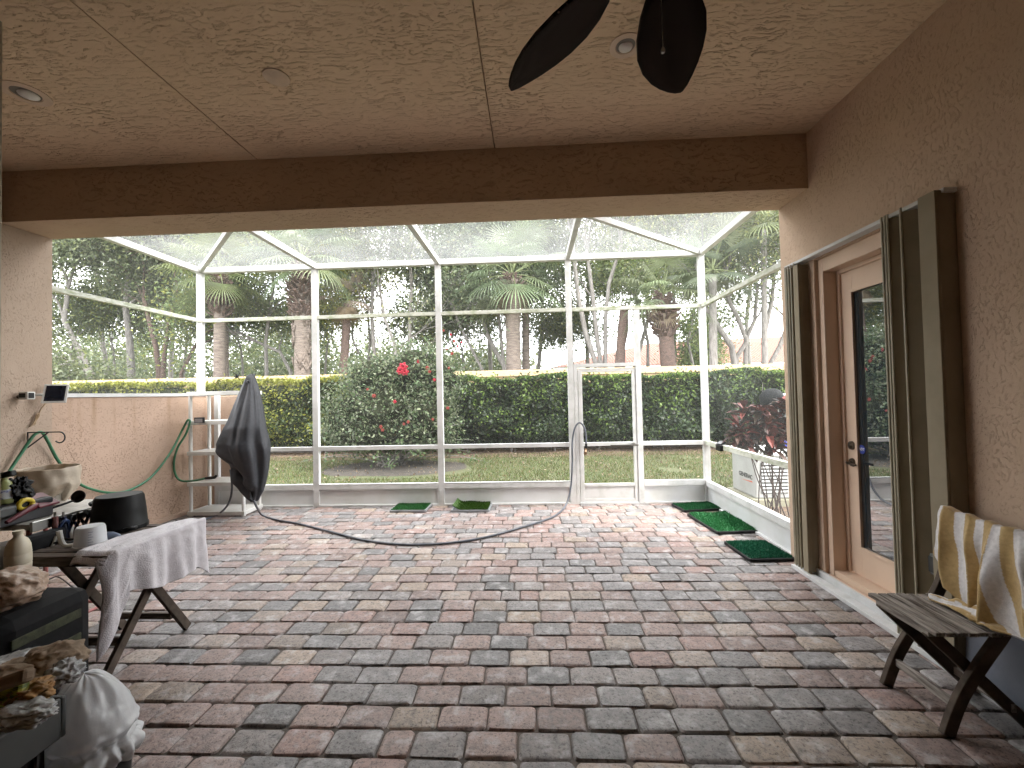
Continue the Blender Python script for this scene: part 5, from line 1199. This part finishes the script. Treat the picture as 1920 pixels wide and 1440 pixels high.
o = empty('ladle', q, 'black plastic ladle with its bowl turned to the camera on the cart', 'ladle')
MB().lathe([(0, -.02), (.02, -.017), (.036, -.005), (.040, .008), (.036, .010), (0, .0)], q, 24, Matrix.Rotation(R(75), 3, 'X') @ Matrix.Rotation(R(15), 3, 'Y')).build('bowl', BLACK, o, smooth=True)
MB().tube([q + Vector((-.01, -.02, -.02)), q + Vector((-.05, -.12, -.045)), q + Vector((-.08, -.22, -.06))], [.007, .007, .009], 8).build('handle', BLACK, o, smooth=True)
a, c, d = P(113, 940, X=-3.03), P(75, 948, X=-2.99), P(12, 980, X=-2.965)
o = empty('dustpan', (c.x, c.y, TZ), 'dark red plastic dustpan lying along the edge of the cart', 'dustpan')
b = MB(); w_ = Vector((-.12, 0, .05)); b.prism([a + Vector((0,0,-.012)), c + Vector((0,0,-.02)), c + w_, a + w_ + Vector((0,0,.0))], (0, .0, .012)); b.build('pan', RED_P, o, bev=.004)
MB().tube([c + Vector((-.03, 0, 0)), (c + d)/2 + Vector((0, 0, .008)), d], [.02, .015, .011], 10).build('handle', RED_P, o, smooth=True)
q = P(48, 946, X=-3.02)
o = empty('yellow_tool', q, 'yellow and black pistol grip tool lying on the cart beside the pail', 'tool')
ring = [q + Vector((.0, .035*math.cos(t), .028*math.sin(t))) for t in [i*.35 for i in range(19)]]
MB().tube(ring, .013, 10).build('grip_loop', YELLOW, o, smooth=True, ang=0)
MB().box(q.x - .03, q.y - .24, q.z - .05, q.x + .015, q.y - .05, q.z + .012).build('barrel', GREYP, o, bev=.012)
q = P(26, 950, X=-3.12)
o = empty('tool_case', (q.x, q.y, TZ), 'flat black tool case stacked at the back of the cart', 'case')
MB().box(q.x - .14, q.y - .15, TZ, q.x + .09, q.y + .14, TZ + .075).build('case', mat('dark_grey_plastic', (.05,.05,.055), .5), o, bev=.012)
MB().box(q.x - .14, q.y - .15, TZ + .0755, q.x + .09, q.y + .14, TZ + .12).build('lid', BLACK, o, bev=.012)
q = P(36, 893, X=-3.10)
o = blob('cord_bundle', (q.x, q.y, TZ + .12 + .065), .05, .06, .085, BLACK, seed=4, amp=.5, freq=3.2)
tag(o, 'tangled black cord bundle between the bottle and the pail', 'cord')
q = P(8, 912, X=-3.12)
o = empty('spray_bottle', (q.x, q.y, TZ + .12), 'olive green bottle with a white and blue label at the left edge of the cart', 'bottle')
MB().lathe([(.036, 0), (.04, .01), (.04, .09), (.03, .125), (.014, .14), (.014, .155), (0, .155)], (q.x, q.y, TZ + .121), 24).build('body', mat('olive_bottle', (.30,.33,.13), .35), o, smooth=True)
MB().lathe([(.0406, .03), (.0406, .085)], (q.x, q.y, TZ + .121), 24).build('label_band', mat('bottle_label', (.55,.57,.60), .5, (.10,.12,.35), 30, .5, .6), o, smooth=True)
MB().obox((q.x + .01, q.y, TZ + .29), (.10, .035, .035), Matrix.Rotation(R(-12), 3, 'Y')).build('trigger_head', BLACK, o, bev=.008)
JB = P(34, 1076, Y=2.17); q = Vector((JB.x, 2.17, JB.z))
o = empty('cream_jug', (q.x, q.y, JB.z), 'large cream plastic jug on the lower shelf of the cart', 'jug')
MB().lathe([(.044, 0), (.050, .012), (.052, .05), (.050, .054), (.052, .06), (.052, .10), (.050, .104), (.051, .11), (.047, .15), (.036, .18), (.020, .195), (.018, .21), (.022, .21), (.022, .228), (0, .228)], (q.x, q.y, JB.z + .001), 32).build('body', CREAM, o, smooth=True)
q0 = [P(x, y, Z=.02) for x, y in ((40, 1105), (70, 1100), (95, 1085), (110, 1082), (135, 1100), (150, 1112))]
tag(MB().tube(smoothpath(q0, 6), .006, 6).build('black_cord', BLACK, smooth=True, ang=0), 'thin black cord lying on the pavers under the folding table', 'cord')

# ------------------------------------------------------------------ pile at the lower left
q = P(138, 1232, Y=1.9)
o = empty('suitcase', (-2.4, 1.85, 0), 'black soft suitcase with olive panels on the floor at the left', 'suitcase')
xr = P(138, 1180, Y=1.9).x; zt = P(100, 1140, Y=1.75).z
MB().box(xr - .62, 1.62, .0, xr, 2.0, zt).build('body', BLACKN, o, bev=.06)
OLV = mat('olive_fabric', (.05,.056,.026), .8, (.018,.021,.009), 30, bump=.3, bscale=200)
rt = Matrix.Rotation(R(-8), 3, 'Y')
MB().box(xr - .004, 1.66, zt - .13, xr + .006, 1.93, zt - .09).build('trim_panel', OLV, o, bev=.003); MB().box(xr - .004, 1.66, zt - .27, xr + .006, 1.93, zt - .20).build('trim_panel', OLV, o, bev=.003)
MB().tube(smoothpath([(xr - .10, 1.66, zt - .02), (xr - .06, 1.62, zt + .01), (xr - .03, 1.60, zt - .06), (xr - .06, 1.60, zt - .16)], 6), .004, 6).build('strap', OLV, o, smooth=True)
MB().tube(smoothpath([(xr - .42, 1.78, zt - .002), (xr - .36, 1.78, zt + .04), (xr - .22, 1.78, zt + .04), (xr - .16, 1.78, zt - .002)], 6), .012, 8).build('handle', BLACK, o, smooth=True)
q = P(14, 1108, Y=1.80)
o = blob('tan_plastic_bag', (q.x, 1.80, q.z), .145, .13, .095, PLASTIC_T, seed=2, amp=.20, freq=1.8, flat=-.75); tag(o, 'translucent tan plastic bag lying on the black suitcase', 'plastic bag')
# bin with a grey top
bt = P(125, 1308, Y=1.36)
o = empty('storage_bin', (bt.x - .3, 1.1, 0), 'black storage bin with a grey rimmed top at the lower left corner', 'bin')
bx1 = bt.x; bz = bt.z - .01
MB().box(bx1 - .72, .74, 0, bx1 - .04, 1.34, bz - .115).build('body', BLACK, o, bev=.02)
b = MB(); b.box(bx1 - .75, .72, bz - .11, bx1, .735, bz + .02).box(bx1 - .75, 1.345, bz - .11, bx1, 1.36, bz + .02).box(bx1 - .015, .7351, bz - .11, bx1, 1.3449, bz + .02).box(bx1 - .75, .7351, bz - .11, bx1 - .735, 1.3449, bz + .02)
b.box(bx1 - .7349, .7351, bz - .11, bx1 - .0151, 1.3449, bz - .09); b.build('top_tray', GREYP, o, bev=.005)
MB().tube([(bx1 - .03, 1.30, bz - .12), (bx1 - .045, 1.30, .02)], .006, 6).build('edge_strip', GREYP, o, smooth=True)
def bag(px, py, Y, rx, ry, rz, m, nm, lb, cat, seed, amp=.3, **k):
    q = P(px, py, Y=Y); o = blob(nm, q, rx, ry, rz, m, seed=seed, amp=amp, **k); tag(o, lb, cat); return o
bag(20, 1255, 1.30, .12, .10, .04, CLEARF, 'grey_film_bag', 'grey translucent bag at the back of the pile on the bin', 'plastic bag', 11, .25)
bag(96, 1240, 1.24, .085, .08, .046, PAPER, 'crumpled_paper_bag', 'crumpled brown paper bag on top of the pile on the bin', 'paper bag', 12, .26, freq=1.7)
bag(30, 1268, 1.18, .11, .08, .036, PAPER, 'brown_paper_bag', 'flattened brown paper bag lying along the front of the pile', 'paper bag', 13, .3)
bag(118, 1262, 1.20, .04, .05, .034, CLEARF, 'clear_plastic_wrap', 'crumpled clear plastic wrap at the right end of the pile', 'plastic wrap', 14, .32, freq=2.8)
q = P(20, 1318, Y=1.08)
LAB = mat('yellow_green_print', (.40,.40,.04), .5, (.08,.12,.015), 24, .45, .55, stretch=(1, 1, 5))
o = empty('yellow_package', (q.x, q.y, q.z - .05), 'yellow and green printed package leaning in the bin', 'package')
rt = Matrix.Rotation(R(-18), 3, 'Y') @ Matrix.Rotation(R(-20), 3, 'X')
MB().obox(q + Vector((-.03, 0, .0)), (.14, .03, .085), rt).build('packet', LAB, o, bev=.01)
MB().obox(q + Vector((-.012, -.005, .055)), (.15, .032, .035), rt).build('paper_top', PAPER, o, bev=.01)
bag(54, 1302, 1.10, .055, .05, .034, mat('orange_peel', (.38,.20,.06), .6, (.10,.06,.03), 25, .4, .6), 'orange_packet', 'small orange brown packet in the bin beside the yellow package', 'packet', 15, .4)
bag(48, 1338, 1.04, .075, .05, .022, CLEARF, 'clear_bag', 'clear plastic bag hanging over the front rim of the bin', 'plastic bag', 16, .28, freq=2.2)
q = P(128, 1272, Y=1.22); e = P(45, 1284, Y=1.12)
o = empty('screwdriver', q, 'dark red screwdriver with a black handle resting across the bin', 'screwdriver')
MB().tube([q, q + (e - q)*.12, q + (e - q)*.35, q + (e - q)*.42], [.008, .0125, .012, .007], 12).build('handle', BLACK, o, smooth=True)
MB().tube([q + (e - q)*.42, e], .006, 8).build('shaft', mat('dark_red_shaft', (.10,.03,.025), .4), o, smooth=True)
# bin bag over a black can
q = P(176, 1402, Y=1.46)
WBY = 1.46
o = empty('waste_bin', (q.x, WBY, 0), 'black waste bin at the lower left wearing a white bag', 'waste bin')
MB().lathe([(.085, 0), (.09, .02), (.108, q.z - .02), (.114, q.z - .015), (.114, q.z + .005), (.106, q.z + .01), (.10, q.z - .02), (.085, .04), (0, .035)], (q.x, WBY, 0), 40, sx=.95).build('can', BLACK, o, smooth=True)
o = empty('white_bin_bag', (q.x, WBY, q.z), 'crumpled white plastic bag puffed up out of the black waste bin', 'plastic bag')
per, n = 96, 60; vs = []; b = MB()
topz = P(140, 1264, Y=WBY).z; hh = topz - q.z
for j in range(n + 1):
    v = j / n
    for k in range(per):
        a = 2*math.pi*k/per; ca, sa = math.cos(a), math.sin(a)
        if v < .25: r = .118 + .022*math.sin(v*4*math.pi*.9) ; z = -.045 + v*.26
        else:
            t = (v - .25)/.75; r = .120*math.sqrt(max(0, 1 - t**2.3)) + .001; z = .02 + (hh - .02)*t
        f = .013*math.sin(a*13 + 3*noise.noise((ca*2, sa*2, v*3)))*max(0, 1 - v*1.8)**1.3 + .012*noise.noise((ca*1.6, sa*1.6, v*2.2)) - (.016 if v < .35 else .005)*abs(noise.noise((ca*4, sa*4, v*7 + 3))) 
        band = -.010*math.exp(-((v - .30 - .03*math.sin(a*2))/.03)**2) + .008*math.exp(-((v - .40)/.03)**2)
        r2 = max(.001, r + (f + band)*min(1, (1 - v)*4))
        lx = -.05*max(0, v - .3)
        vs.append((q.x + lx + r2*ca, WBY + r2*sa*.95, q.z + z + .012*noise.noise((ca*3, sa*3, v*5))*(1 if v > .1 else 2.2)))
b.add(vs, [(j*per+k, j*per+(k+1)%per, (j+1)*per+(k+1)%per, (j+1)*per+k) for j in range(n) for k in range(per)])
b.build('film', PLASTIC_W, o, smooth=True, ang=0)

# ------------------------------------------------------------------ light
sc = bpy.context.scene
SUN_EL, SUN_AZ = 54, 119         # azimuth measured from +Y towards +X: the sun stands to the right of the patio
wld = bpy.data.worlds.new('World'); sc.world = wld; wld.use_nodes = True
nt = wld.node_tree; L = nt.links.new; bg = nt.nodes['Background']
sky = N(nt, 'ShaderNodeTexSky'); sky.sky_type = 'NISHITA'; sky.sun_disc = False
sky.sun_elevation = R(SUN_EL); sky.sun_rotation = R(SUN_AZ); sky.air_density = 1.0; sky.dust_density = 3.0; sky.ozone_density = 1.0
tc = N(nt, 'ShaderNodeTexCoord'); mp = N(nt, 'ShaderNodeMapping'); mp.inputs['Scale'].default_value = (1, 1, 2.2); L(tc.outputs['Generated'], mp.inputs[0])
cn = N(nt, 'ShaderNodeTexNoise', Scale=2.6, Detail=7.0, Roughness=.6); L(mp.outputs[0], cn.inputs['Vector'])
cf = ramp(nt, cn.outputs[0], [(.30, (.4,.4,.4)), (.48, (1, 1, 1))])
mx = N(nt, 'ShaderNodeMix', data_type='RGBA'); L(cf.outputs[0], mx.inputs[0]); L(sky.outputs[0], mx.inputs[6]); mx.inputs[7].default_value = (9.8, 9.9, 10.0, 1)
L(mx.outputs[2], bg.inputs[0]); bg.inputs[1].default_value = .145
sd = bpy.data.lights.new('sun', 'SUN'); sd.energy = 1.0; sd.angle = R(14); sd.color = (1, .95, .86)
so = bpy.data.objects.new('sun', sd); C.objects.link(so)
dirv = Vector((math.sin(R(SUN_AZ))*math.cos(R(SUN_EL)), math.cos(R(SUN_AZ))*math.cos(R(SUN_EL)), math.sin(R(SUN_EL))))
so.rotation_euler = dirv.to_track_quat('Z', 'Y').to_euler()
sc.view_settings.view_transform = 'Standard'; sc.view_settings.look = 'None'; sc.view_settings.gamma = 1; sc.view_settings.use_curve_mapping = False
sc.view_settings.exposure = 2.62
sc.render.engine = 'CYCLES'
cy = sc.cycles; cy.max_bounces = 9; cy.diffuse_bounces = 6; cy.use_adaptive_sampling = True; cy.adaptive_threshold = .02; cy.transparent_max_bounces = 16; cy.caustics_reflective = False; cy.caustics_refractive = False
cy.use_denoising = True; cy.sample_clamp_indirect = 6
